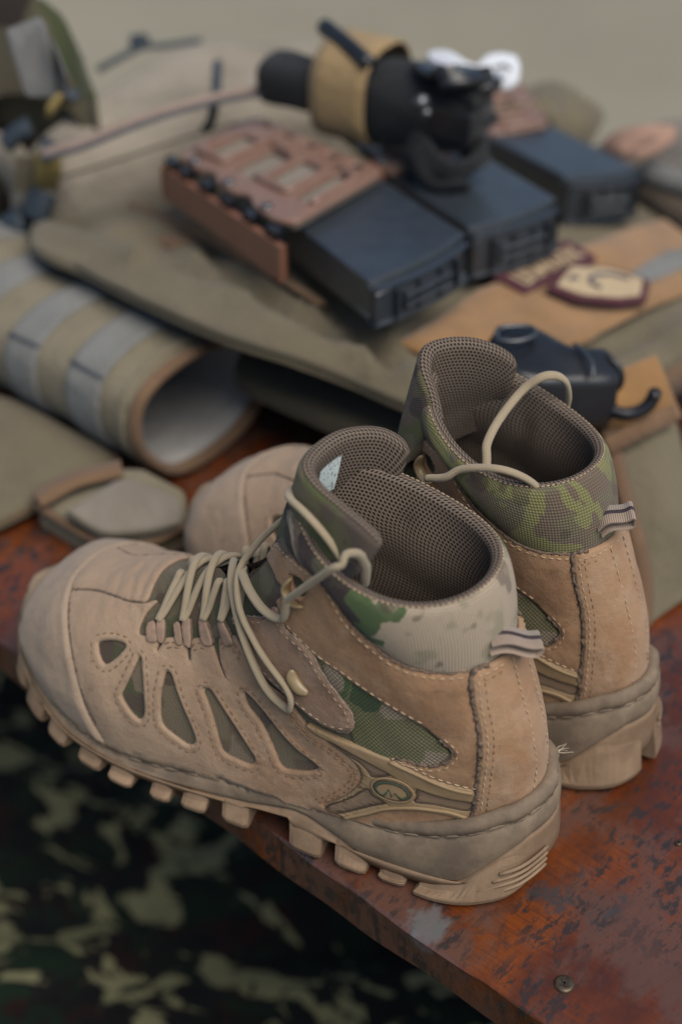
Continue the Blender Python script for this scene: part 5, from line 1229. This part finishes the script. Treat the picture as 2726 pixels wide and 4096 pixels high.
# --- two patches on the loop field
pa = thing('name_patch', 'maroon strip patch with cream letters on the brown loop field', 'patch', (0.1410, 0.8887, 0.0900))
q4 = [np.array(q) for q in ((0.1007, 0.8537, 0.1015), (0.1613, 0.9241, 0.0925), (0.1799, 0.9007, 0.0905), (0.1219, 0.8337, 0.0990))]
def qat(u, v, h=0.0): return q4[0] * (1 - u) * (1 - v) + q4[1] * u * (1 - v) + q4[2] * u * v + q4[3] * (1 - u) * v + UPZ * h
loc(slab('patch_base', [qat(u, v, .001) for u, v in ((0, 0), (1, 0), (1, 1), (0, 1))], .004, [M['maroon']], None, (), 0, .01, 0, 50, .001, .006, 1, False), pa)
mb = MB()
def letter(u0, u1, strokes):
    for s in strokes:
        P_ = [qat(u0 + (u1 - u0) * a, .30 + .52 * b, .0016) for a, b in s]; v, f, _ = tube(resample(np.array(P_), n=8), .0014, 6, True, .5); 
        loc(MB().add(v, f).build('letter_stroke', M['cream'], None), pa)
up_ = [(0, 1), (0, 0)]
glyphs = [[[(0, 0), (0, 1)], [(.6, 0), (.6, 1)], [(0, 1), (.6, 1)]], [[(0, 0), (0, 1)], [(.5, 0), (.5, 1)]], [[(0, 1), (0, 0), (.5, 1), (.5, 0)]], [[(0, 0), (0, 1)], [(.5, 0), (.5, 1)], [(0, .5), (.5, .5)]], [[(0, 1), (.3, 0), (.6, 1)]], [[(0, 0), (0, 1), (.5, 1), (.5, 0), (0, 0)]], [[(0, 0), (0, 1)], [(.5, 1), (0, .5), (.5, 0)]]]
for k, g in enumerate(glyphs): letter(.10 + k * .122, .10 + (k + 1) * .122, g)
sh = thing('shield_patch', 'cream shield patch with maroon border overlapping the letter strip', 'patch', (0.1768, 0.8623, 0.0880))
S6 = [(0.1364, 0.8354, 0.1000), (0.1531, 0.8738, 0.0965), (0.1854, 0.8820, 0.0905), (0.2119, 0.8691, 0.0870), (0.2045, 0.8409, 0.0885), (0.1852, 0.8328, 0.0910), (0.1551, 0.8276, 0.0965)]
cS = np.mean([np.array(q) for q in S6], 0)
loc(slab('patch_base', [np.array(q) + UPZ * .003 for q in S6], .005, [M['maroon']], None, (), 0, .01, 0, 50, .001, .006, 2, False), sh)
loc(slab('patch_field', [cS + (np.array(q) - cS) * .84 + UPZ * .0042 for q in S6], .002, [M['cream']], None, (), 0, .01, 0, 50, .0006, .006, 2, False), sh)
loc(bar('embroidered_arc', [np.array(q) + UPZ * .0052 for q in ((0.1962, 0.8638, 0.0885), (0.1830, 0.8663, 0.0905), (0.1715, 0.8601, 0.0925), (0.1671, 0.8503, 0.0935), (0.1727, 0.8425, 0.0935))], .0022, M['slate'], None, .4), sh)
loc(bar('embroidered_bar', [np.array(q) + UPZ * .0052 for q in ((0.1595, 0.8494, 0.0950), (0.1563, 0.8524, 0.0960), (0.1532, 0.8463, 0.0960))], .0018, M['slate'], None, .4), sh)

# --- push-to-talk switch with its cable
pt = thing('radio_switch', 'black push-to-talk radio switch with ribbed cable resting on the loop field', 'switch', (0.1308, 0.7364, 0.1000))
loc(slab('switch_body', [(0.0862, 0.7275, 0.1280), (0.0999, 0.7393, 0.1300), (0.1155, 0.7393, 0.1300), (0.1371, 0.7234, 0.1260), (0.1574, 0.7276, 0.1220), (0.1628, 0.7146, 0.1180), (0.1599, 0.7010, 0.1160), (0.1363, 0.6937, 0.1200), (0.1104, 0.6883, 0.1240), (0.0915, 0.6991, 0.1260)], .030, [M['black_plastic']], None, (), .002, .02, 0, 60, .005, .006, 3), pt)
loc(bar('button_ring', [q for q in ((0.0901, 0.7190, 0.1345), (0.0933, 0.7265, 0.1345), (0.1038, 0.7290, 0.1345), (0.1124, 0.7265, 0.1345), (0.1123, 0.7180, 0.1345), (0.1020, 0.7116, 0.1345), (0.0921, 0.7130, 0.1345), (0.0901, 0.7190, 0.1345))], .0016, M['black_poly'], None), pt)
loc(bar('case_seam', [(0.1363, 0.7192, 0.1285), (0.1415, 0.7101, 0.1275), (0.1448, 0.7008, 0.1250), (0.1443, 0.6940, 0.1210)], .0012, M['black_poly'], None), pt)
for r_, x_ in ((.0115, 0), (.0085, .001)):
    P_ = [np.array((0.1568, 0.7188, 0.1085)) + BN * -(.001 + x_) + BD * r_ * math.cos(a) * 1.0 + UPZ * r_ * math.sin(a) for a in np.linspace(0, 2 * math.pi, 20)]
    loc(bar('socket_ring', P_, .0022, M['black_plastic'], None, n=40), pt)
cab = [(0.1334, 0.7144, 0.1000), (0.1412, 0.7129, 0.0970), (0.1517, 0.7110, 0.0930), (0.1617, 0.7062, 0.0900)]
Q = resample(cat_rom(np.array(cab), 6), n=46); rr_ = np.array([.0072 if (k // 3) % 2 == 0 else .0054 for k in range(46)]) * np.linspace(1, .82, 46)
v, f, uv = tube(Q, rr_, 12); loc(MB().add(v, f).build('strain_relief', M['black_plastic'], None), pt)
loc(bar('cable', [(0.1590, 0.7061, 0.0910), (0.1664, 0.7029, 0.0900), (0.1739, 0.7023, 0.0910), (0.1807, 0.7032, 0.0950), (0.1840, 0.7048, 0.1010), (0.1841, 0.7034, 0.1040)], .0042, M['black_plastic'], None), pt)

# --- canvas pouch hanging at the right
cp_ = thing('canvas_pouch', 'upright tan canvas pouch standing behind the far boot heel', 'pouch', (0.1768, 0.6194, 0.0000))
def sheet3(name, rows, mat, thick=.006):
    P = np.array(rows, float); nr, nc = P.shape[:2]
    a = P; n_ = np.zeros_like(P); n_[1:-1, 1:-1] = np.cross(P[2:, 1:-1] - P[:-2, 1:-1], P[1:-1, 2:] - P[1:-1, :-2]); 
    n_[0] = n_[1]; n_[-1] = n_[-2]; n_[:, 0] = n_[:, 1]; n_[:, -1] = n_[:, -2]; n_ /= np.linalg.norm(n_, axis=2)[..., None] + 1e-12
    if n_[nr // 2, nc // 2] @ (np.array([0, 0, .556]) - P[nr // 2, nc // 2]) < 0: n_ = -n_
    B_ = P - n_ * thick
    V = np.vstack([P.reshape(-1, 3), B_.reshape(-1, 3)]); F = grid_faces(nr, nc); m = nr * nc
    F = F + [tuple(q + m for q in f)[::-1] for f in F]
    rim_ = [(0, j) for j in range(nc)] + [(i, nc - 1) for i in range(1, nr)] + [(nr - 1, j) for j in range(nc - 2, -1, -1)] + [(i, 0) for i in range(nr - 2, 0, -1)]
    ids = [i * nc + j for i, j in rim_]
    for a_, b_ in zip(ids, ids[1:] + ids[:1]): F.append((a_, b_, b_ + m, a_ + m))
    uv = np.vstack([grid_uv(P)] * 2)
    return mesh_obj(name, V, F, mat, None, True, None, uv)
def bil(c4, nu=14, nv=18, bulge=.006, wr=.001, seed=3, vec=None):
    a, b, c, d = [np.array(q, float) for q in c4]; rows = []
    nrm = np.cross(b - a, d - a); nrm /= np.linalg.norm(nrm)
    if nrm @ (np.array([0, 0, .556]) - a) < 0: nrm = -nrm
    for v in np.linspace(0, 1, nv):
        r_ = []
        for u in np.linspace(0, 1, nu):
            p = a * (1 - u) * (1 - v) + b * u * (1 - v) + c * u * v + d * (1 - u) * v
            r_.append(p + nrm * (bulge * math.sin(math.pi * u) * math.sin(math.pi * v)))
        rows.append(r_)
    P = np.array(rows); P += nrm * (wr * vnoise(P.reshape(-1, 3), 70, seed).reshape(P.shape[:2]))[..., None]
    return P
loc(sheet3('pouch_face', bil([(0.1575, 0.7099, 0.0750), (0.2022, 0.7377, 0.0820), (0.2240, 0.6540, 0.0040), (0.1747, 0.6099, 0.0035)], bulge=.010), M['tan_cordura']), cp_)
loc(sheet3('pouch_side', bil([(0.1571, 0.7144, 0.0720), (0.1617, 0.7114, 0.0740), (0.1741, 0.6094, 0.0040), (0.1600, 0.6118, 0.0035)], 8, 18, .004), M['tan_cordura']), cp_)
loc(bar('edge_binding', [(0.1607, 0.7061, 0.0760), (0.1663, 0.6778, 0.0580), (0.1737, 0.6436, 0.0360), (0.1759, 0.6234, 0.0200), (0.1733, 0.6074, 0.0075)], .0052, M['binding'], None, .5), cp_)
loc(strap('loop_strip', [(0.1572, 0.7127, 0.0810), (0.1754, 0.7233, 0.0850), (0.1998, 0.7367, 0.0880)], .040, .004, M['velcro'], None, (.25, -.6, -.75)), cp_)
loc(strap('hem_tape', [(0.1573, 0.6910, 0.0745), (0.1775, 0.7002, 0.0800), (0.2018, 0.7174, 0.0810)], .010, .003, M['binding'], None, (.2, -.4, -.8)), cp_)

# --- pack at the upper left with a long zip
bp_ = thing('backpack', 'khaki fabric backpack lying on its side with a dusty pink zip', 'backpack', (-0.1702, 1.2186, 0.0400))
loc(slab('pack_body', [(-0.2497, 0.9958, 0.1000), (-0.2399, 1.0297, 0.1200), (-0.2083, 1.0743, 0.1350), (-0.1612, 1.1470, 0.1450), (-0.1137, 1.1774, 0.1480), (-0.0524, 1.1848, 0.1480), (-0.0087, 1.1815, 0.1400), (0.0056, 1.1059, 0.1280), (-0.0289, 1.0827, 0.1200), (-0.0761, 1.0607, 0.1140), (-0.1206, 1.0221, 0.1100), (-0.1610, 0.9964, 0.1060), (-0.2069, 0.9749, 0.1020)], .055, [M['pack']], None, [(-0.1511, 0.9854, 0.1650), (-0.1064, 1.0176, 0.1720), (-0.0598, 1.0441, 0.1720), (-0.1980, 0.9707, 0.1450), (-0.1172, 1.0064, 0.1400), (-0.0740, 1.0434, 0.1420), (-0.1535, 0.9840, 0.1360)], .008, .03, .0040, 38, .016, .010, 11, True, (), [([(-0.1915, 0.9444, 0.1400), (-0.1498, 0.9627, 0.1500), (-0.1062, 0.9983, 0.1500), (-0.0598, 1.0275, 0.1500)], -.005, .010), ([(-0.1869, 1.0065, 0.1500), (-0.1468, 1.0275, 0.1600), (-0.0987, 1.0405, 0.1700)], .005, .012), ([(-0.1698, 1.0232, 0.1500), (-0.1254, 1.0406, 0.1600), (-0.0732, 1.0495, 0.1700)], -.005, .010), ([(-0.1308, 1.0061, 0.1300), (-0.1154, 1.0229, 0.1400), (-0.1024, 1.0317, 0.1500)], .005, .008)]), bp_)
loc(bar('zip', [(-0.2098, 0.9422, 0.1500), (-0.1766, 0.9412, 0.1600), (-0.1464, 0.9491, 0.1700), (-0.1114, 0.9682, 0.1750), (-0.0762, 0.9937, 0.1740), (-0.0401, 1.0318, 0.1650)], .0060, M['zip_pink'], None, .45), bp_)
loc(bar('zip_tape', [(-0.2080, 0.9319, 0.1500), (-0.1751, 0.9308, 0.1600), (-0.1451, 0.9384, 0.1700), (-0.1105, 0.9578, 0.1750), (-0.0756, 0.9821, 0.1740), (-0.0397, 1.0188, 0.1650)], .0034, M['slate'], None, .5), bp_)
loc(bar('seam', [(-0.2000, 0.9507, 0.1280), (-0.1539, 0.9624, 0.1380), (-0.1159, 0.9919, 0.1400), (-0.0731, 1.0246, 0.1400)], .0016, M['tan_dark'], None, .5), bp_)
loc(bar('zip_pull', [(-0.0925, 1.0485, 0.1750), (-0.0905, 1.0113, 0.1760), (-0.0910, 0.9942, 0.1680), (-0.0954, 0.9983, 0.1500), (-0.1013, 1.0097, 0.1400)], .0036, M['cord_blue'], None), bp_)
loc(bar('draw_cord', [(-0.1959, 1.1256, 0.1420), (-0.1792, 1.1366, 0.1480), (-0.1635, 1.1551, 0.1500), (-0.1446, 1.1621, 0.1490), (-0.1173, 1.1774, 0.1480)], .0036, M['cord_blue'], None, .7), bp_)
loc(rbox('cord_lock', (-0.1726, 1.1542, 0.1460), (.016, .004, 0), (-.002, .012, 0), (0, 0, .012), M['cord_blue'], None, .004), bp_)
loc(strap('pack_strap', [(-0.2202, 1.0007, 0.0800), (-0.2418, 1.0176, 0.0900), (-0.2488, 1.0271, 0.1000), (-0.2605, 1.0401, 0.1050), (-0.2892, 1.0651, 0.1050)], .030, .008, M['pack'], None, (.6, -.3, .6)), bp_)
cs = thing('cord_straps', 'ochre webbing tapes with black buckles at the left edge of the pack', 'straps', (-0.2567, 1.1135, 0.0500))
loc(strap('ochre_tape', [(-0.2115, 0.9882, 0.1600), (-0.2049, 1.0002, 0.1650), (-0.1962, 1.0060, 0.1660)], .014, .004, M['cord_ochre'], None, (.3, -.4, .8)), cs)
loc(strap('ochre_tape', [(-0.2118, 0.9708, 0.1400), (-0.2109, 0.9641, 0.1280), (-0.2157, 0.9696, 0.1120)], .017, .005, M['cord_ochre'], None, (1, .3, 0)), cs)
loc(strap('ochre_tape', [(-0.2269, 0.9709, 0.1350), (-0.2280, 0.9655, 0.1240), (-0.2322, 0.9622, 0.1120)], .014, .005, M['tan_dark'], None, (1, .3, 0)), cs)
for (a, b, r_) in (((-0.2257, 0.9902, 0.1500), (-0.2442, 0.9872, 0.1380), .012), ((-0.2004, 1.0042, 0.1680), (-0.1913, 1.0010, 0.1660), .007), ((-0.2141, 0.9645, 0.1450), (-0.2056, 0.9654, 0.1400), .010), ((-0.2164, 0.9622, 0.1120), (-0.2237, 0.9547, 0.0950), .014), ((-0.2325, 0.9650, 0.0900), (-0.2608, 0.9626, 0.0700), .016)):
    loc(bar('buckle', [a, tuple((np.array(a) + np.array(b)) / 2 + UPZ * .002), b], r_, M['cord_blue'], None, .6, n=10), cs)

# --- camouflage pouch with grey panel, top left corner
hb = thing('camouflage_bag', 'dark camouflage bag with a grey hook-and-loop panel, top left corner', 'bag', (-0.3013, 1.3508, 0.0200))
loc(slab('bag_body', [(-0.3261, 1.1032, 0.1000), (-0.2921, 1.0573, 0.2000), (-0.2587, 1.0502, 0.2400), (-0.2083, 1.0301, 0.2400), (-0.1944, 1.0314, 0.2150), (-0.1872, 1.0353, 0.1850), (-0.1834, 1.0274, 0.1650), (-0.2198, 1.0610, 0.1350), (-0.2555, 1.0756, 0.1150)], .09, [M['helmet_camo']], None, [(-0.2116, 0.9459, 0.2200)], .012, .05, .002, 40, .016, .014, 12), hb)
loc(slab('grey_panel', [(-0.2175, 0.9224, 0.2460), (-0.1959, 0.9358, 0.2500), (-0.1842, 0.9135, 0.2400), (-0.1799, 0.9160, 0.2220), (-0.1841, 0.9263, 0.2100), (-0.2092, 0.9179, 0.2120), (-0.2111, 0.9121, 0.2320)], .012, [M['grey_velcro']], None, (), .002, .02, .0008, 60, .004, .010, 13, False), hb)
# --- ribbed mesh pouch at the far right
mp_ = thing('mesh_pouch', 'ribbed grey mesh pouch with a brown top panel at the far right', 'pouch', (0.2746, 1.1756, 0.0300))
loc(slab('mesh_body', [(0.2020, 1.1270, 0.0750), (0.2198, 1.1153, 0.0950), (0.2546, 1.1181, 0.1050), (0.3044, 1.1181, 0.1050), (0.3150, 1.0862, 0.0850), (0.2763, 1.0871, 0.0620), (0.2546, 1.0966, 0.0500), (0.2479, 1.1124, 0.0660), (0.2219, 1.1118, 0.0720)], .04, [M['mesh']], None, [(0.2439, 1.0567, 0.1050)], .004, .03, .001, 60, .008, .010, 14), mp_)
loc(slab('top_panel', [(0.2092, 1.0838, 0.1000), (0.2231, 1.0812, 0.1120), (0.2497, 1.0795, 0.1170), (0.2665, 1.0756, 0.1150), (0.2502, 1.0575, 0.1100), (0.2284, 1.0548, 0.1040)], .008, [M['piping']], None, (), .003, .02, 0, 60, .004, .008, 15, True, [[(0.2237, 1.0618, 0.1100), (0.2343, 1.0666, 0.1130), (0.2479, 1.0667, 0.1140), (0.2404, 1.0601, 0.1100)]]), mp_)
rl = thing('rolled_sling', 'dark olive rolled cloth strap at the right edge beside the farthest magazine', 'strap', (0.2771, 1.1058, 0.0300))
loc(bar('sling_roll', [(0.2445, 1.0873, 0.0600), (0.2569, 1.0584, 0.0620), (0.2721, 1.0271, 0.0600), (0.2978, 0.9864, 0.0580)], .016, M['brown_cloth'], None, .8), rl)
loc(bar('sling_edge', [(0.2491, 1.0817, 0.0720), (0.2629, 1.0560, 0.0780), (0.2903, 1.0315, 0.0800)], .014, M['webgrey'], None, .7), rl)

# ------------------------------------------------------------------ setting: bench, ground, wall, cloth below
def wood():
    m, nt, p = newmat('varnished_wood'); v0 = coords(nt, rot=(0, 0, R(-139.4)))
    def st(sx, sy, o=(0, 0, 0)):
        mp = nt.nodes.new('ShaderNodeMapping'); mp.inputs['Scale'].default_value = (sx, sy, 1); mp.inputs['Location'].default_value = o; L_(nt, v0, mp.inputs[0]); return mp.outputs[0]
    v = st(1.8, 1.0)
    big = noise(nt, v, 9, 5, .6); grain = noise(nt, st(8, 95), 6, 6, .6, .6)
    c = ramp(nt, big, [(.32, (.034, .010, .006)), (.46, (.088, .021, .006)), (.58, (.155, .038, .007)), (.72, (.052, .017, .010))])
    c = mixc(nt, val(nt, 'MULTIPLY', th(nt, grain, .40, .70), .55), c, (.050, .016, .009))
    worn = th(nt, noise(nt, st(1.6, 1.0, (3, 1, 0)), 11, 6, .68), .46, .58)
    c = mixc(nt, val(nt, 'MULTIPLY', worn, .80), c, (.078, .040, .030))
    # dark soot-like mottling: clustered flecks
    cl = th(nt, noise(nt, st(1.3, 1.0, (7, 2, 0)), 12, 3, .5), .38, .54)
    fl = th(nt, noise(nt, st(2.2, 1.0), 75, 6, .72, .3), .50, .58)
    soot = val(nt, 'MULTIPLY', cl, fl); c = mixc(nt, val(nt, 'MULTIPLY', soot, .92), c, (.022, .017, .016))
    patch = th(nt, noise(nt, st(1.5, 1, (11, 4, 0)), 14, 6, .68), .57, .63); c = mixc(nt, val(nt, 'MULTIPLY', patch, .85), c, (.040, .034, .034))
    sp = noise(nt, st(2.0, 1), 210, 5, .7)
    c = mixc(nt, val(nt, 'MULTIPLY', th(nt, sp, .60, .68), .6), c, (.030, .018, .013))
    # pale scuff where the paint has been rubbed through near the edge
    ds = nt.nodes.new('ShaderNodeVectorMath'); ds.operation = 'DISTANCE'; L_(nt, coords(nt), ds.inputs[0]); ds.inputs[1].default_value = (.0405, .408, 0)
    sf = th(nt, val(nt, 'ADD', ds.outputs['Value'], val(nt, 'MULTIPLY', noise(nt, v, 70, 5, .7), .022)), .0235, .0175); c = mixc(nt, val(nt, 'MULTIPLY', sf, .8), c, (.105, .105, .105))
    L_(nt, c, p.inputs['Base Color'])
    r_ = val(nt, 'ADD', .11, val(nt, 'MULTIPLY', noise(nt, v, 30, 5, .65), .22)); r_ = val(nt, 'ADD', r_, val(nt, 'MULTIPLY', soot, .06)); r_ = val(nt, 'ADD', r_, val(nt, 'MULTIPLY', worn, .10)); L_(nt, r_, p.inputs['Roughness'])
    p.inputs['Specular IOR Level'].default_value = .55
    L_(nt, bump(nt, sp, .22, .0007, bump(nt, soot, -.35, .0006, bump(nt, noise(nt, v, 60, 4), .10, .002))), p.inputs['Normal']); return m
M['wood'] = wood()
bench = thing('wooden_bench', 'worn varnished red-brown wooden bench the boots stand on', 'bench', tuple(BO - UPZ * .45))
def board(x0, x1, y0, y1, z0, z1, name):
    """in bench axes: x along the edge, y inwards"""
    b = bmesh.new(); nx = 120
    prof = [(y0 + .003, z0), (y0, z0 + .003), (y0, z1 - .0012), (y0 + .0004, z1 - .0004), (y0 + .0012, z1), (y1 - .004, z1), (y1, z1 - .004), (y1, z0)]
    rows = []
    for i in range(nx + 1):
        x = x0 + (x1 - x0) * i / nx; r_ = []
        for k, (y, z) in enumerate(prof):
            wob = (.0008 * math.sin(x * 31 + k) + .0006 * math.sin(x * 97 + 2 * k)) if k in (1, 2, 3, 4) else 0
            r_.append(b.verts.new(Vector(BO + BD * x + BN * (y + wob) + UPZ * (z + (wob * .5 if k in (3, ) else 0)))))
        rows.append(r_)
    for a, c in zip(rows[:-1], rows[1:]):
        for k in range(len(prof)): b.faces.new((a[k], a[(k + 1) % len(prof)], c[(k + 1) % len(prof)], c[k]))
    b.faces.new(rows[0]); b.faces.new(rows[-1][::-1]); bmesh.ops.recalc_face_normals(b, faces=b.faces)
    me = bpy.data.meshes.new(name); b.to_mesh(me); b.free(); me.materials.append(M['wood']); o = bpy.data.objects.new(name, me); COL.objects.link(o); return loc(o, bench)
board(-.55, .93, 0, .66, -.0275, 0.0, 'seat_board')
for x_ in (-.35, .80):
    for y_ in (.08, .54): loc(rbox('leg', BO + BD * x_ + BN * y_ - UPZ * .45, BD * .06, BN * .06, UPZ * .4215, M['wood'], None, .004), bench)
loc(rbox('rail', BO + BD * -.28 + BN * .56 - UPZ * .11, BD * 1.02, BN * .022, UPZ * .08, M['wood'], None, .003), bench)
def screw(x, y, r_):
    p = np.array([x, y, 0.0]); b = MB(); th_ = np.linspace(0, 2 * math.pi, 24, endpoint=False)
    rows = [[p + A3(rr2 * math.cos(a), rr2 * math.sin(a), z) for a in th_] for rr2, z in ((r_, .0002), (r_ * .97, .0010), (r_ * .75, .0015), (r_ * .3, .0012), (r_ * .05, .0011))]
    P = np.stack(rows); sc_ = loc(mesh_obj('screw', P.reshape(-1, 3), grid_faces(5, 24, True), M['screwm'], None), bench)
    for a in (R(25), R(115)):
        d_ = A3(math.cos(a), math.sin(a), 0); q = A3(-math.sin(a), math.cos(a), 0)
        s_ = rbox('slot', p - d_ * r_ * .55 - q * .0005 + UPZ * .0011, d_ * r_ * 1.1, q * .001, UPZ * .0005, M['dark'], None, .0); loc(s_, bench)
M['screwm'] = plain('tarnished_screw', (.10, .075, .05), .45, .35, 300, .2, .0004, .8)
screw(.1000, .3760, .0046)
screw(.166, .4555, .0016)
# ground, wall
def gmat():
    m, nt, p = newmat('beige_concrete'); v = coords(nt); c = ramp(nt, noise(nt, v, 1.3, 6, .6), [(.25, (.172, .156, .112)), (.75, (.232, .212, .155))])
    c = mixc(nt, val(nt, 'MULTIPLY', th(nt, noise(nt, v, 35, 5, .7), .5, .75), .3), c, (.22, .19, .14)); L_(nt, c, p.inputs['Base Color']); p.inputs['Roughness'].default_value = .95
    L_(nt, bump(nt, noise(nt, v, 60, 5), .4, .006), p.inputs['Normal']); return m
g = mesh_obj('ground', [(-60, -60, -.45), (60, -60, -.45), (60, 60, -.45), (-60, 60, -.45)], [(0, 1, 2, 3)], gmat()); g['kind'] = 'structure'
# camouflage cloth heaped below the bench; unseen reach added to block ground bounce
def dpm():
    m, nt, p = newmat('woodland_camouflage'); v0 = coords(nt, rot=(0, 0, .5))
    def lay(sc, off, str_, d=1.2):
        mp = nt.nodes.new('ShaderNodeMapping'); mp.inputs['Scale'].default_value = str_; mp.inputs['Location'].default_value = off; L_(nt, v0, mp.inputs[0]); return noise(nt, mp.outputs[0], sc, 3, .55, d)
    c = mixc(nt, th(nt, lay(10, (1, 2, 3), (1, 1.6, 1)), .50, .52), (.006, .006, .006), (.007, .014, .008))
    c = mixc(nt, th(nt, lay(11, (5, 1, 7), (1.2, 1, 1)), .56, .58), c, (.014, .007, .006))
    c = mixc(nt, th(nt, lay(21, (9, 4, 2), (.75, 1.35, 1), .9), .545, .58), c, (.165, .155, .080))
    c = mixc(nt, th(nt, lay(26, (3, 8, 5), (1.3, 1, 1)), .56, .58), c, (.008, .008, .007))
    L_(nt, c, p.inputs['Base Color']); p.inputs['Roughness'].default_value = .9; p.inputs['Specular IOR Level'].default_value = .15; return m
nx, ny = 150, 130; X, Y = np.meshgrid(np.linspace(-1.3, .75, nx), np.linspace(-.6, 1.0, ny)); P2 = np.stack([X.ravel(), Y.ravel()], 1)
zz = -.385 + .030 * vnoise(P2, 9, 4) + .016 * vnoise(P2, 22, 5) + .006 * vnoise(P2, 50, 6)
zz = np.minimum(zz, -.25)
P = np.c_[P2, zz].reshape(ny, nx, 3)
cl_ = grid_obj('camouflage_cloth', P, dpm(), None); props(cl_, 'crumpled dark woodland camouflage cloth hanging below the bench edge', 'cloth')

near_tongue = dict(near=True, label=(.29, .43), lk=(.08, .36), pull=((-.80, -.52, -.06), (.50, -.86, 0), (.0330, .0100, .1400)),
    top=[(.098, -.043, .186), (.110, -.037, .194), (.120, -.022, .199), (.124, -.006, .200), (.1225, .009, .200), (.114, .017, .198), (.101, .0215, .195), (.088, .0255, .1925), (.0765, .0290, .1895)],
    drop=[(.010, .004, -.045), (.012, .004, -.055), (.014, .004, -.065), (.016, .002, -.070), (.016, 0, -.070), (.016, .003, -.060), (.013, .003, -.048), (.009, .002, -.032), (.006, .001, -.013)])
far_tongue = dict(near=False, lean=.075, label=(.22, .36), lk=(.06, .50), pull=((-.75, -.48, .48), (.45, -.86, .25), (.0310, .0085, .1400)),
    top=[(.112, .0300, .172), (.117, .0275, .183), (.1245, .0235, .192), (.129, .014, .197), (.126, .002, .197), (.118, -.010, .195), (.109, -.020, .190), (.101, -.027, .183)],
    drop=[(.012, .003, -.020), (.014, .003, -.040), (.016, .003, -.055), (.016, .002, -.065), (.016, 0, -.065), (.014, -.003, -.055), (.012, -.004, -.045), (.010, -.004, -.035)],
    laces=[[(0.1047, 0.0518, 0.1579), (0.0937, 0.0518, 0.1627), (0.0871, 0.0487, 0.1677), (0.0756, 0.0466, 0.1722), (0.0649, 0.0435, 0.1736), (0.0582, 0.0373, 0.1696), (0.0539, 0.0321, 0.1641), (0.0515, 0.0280, 0.1574), (0.0522, 0.0249, 0.1500), (0.0546, 0.0218, 0.1407)],
    [(0.0830, 0.0311, 0.1560), (0.0867, 0.0249, 0.1628), (0.0905, 0.0187, 0.1656), (0.0932, 0.0062, 0.1689), (0.0938, -0.0083, 0.1730), (0.0915, -0.0187, 0.1780), (0.0854, -0.0249, 0.1832), (0.0808, -0.0311, 0.1830), (0.0782, -0.0373, 0.1780), (0.0789, -0.0425, 0.1681), (0.0818, -0.0456, 0.1579)]])
LN = 'tan camouflage-trimmed hiking boot standing nearest, its toe over the bench edge'
LF = 'tan camouflage-trimmed hiking boot behind the nearest one, heel towards the tan pouch'
build_boot(LN, (.0975, .443, .0005), R(151.9), 1, (1, 1, 1), near_tongue, 'pair of hiking boots')
build_boot(LF, (.1535, .5075, .0005), R(142.3), -1, (.945, .925, 1.045), far_tongue, 'pair of hiking boots')
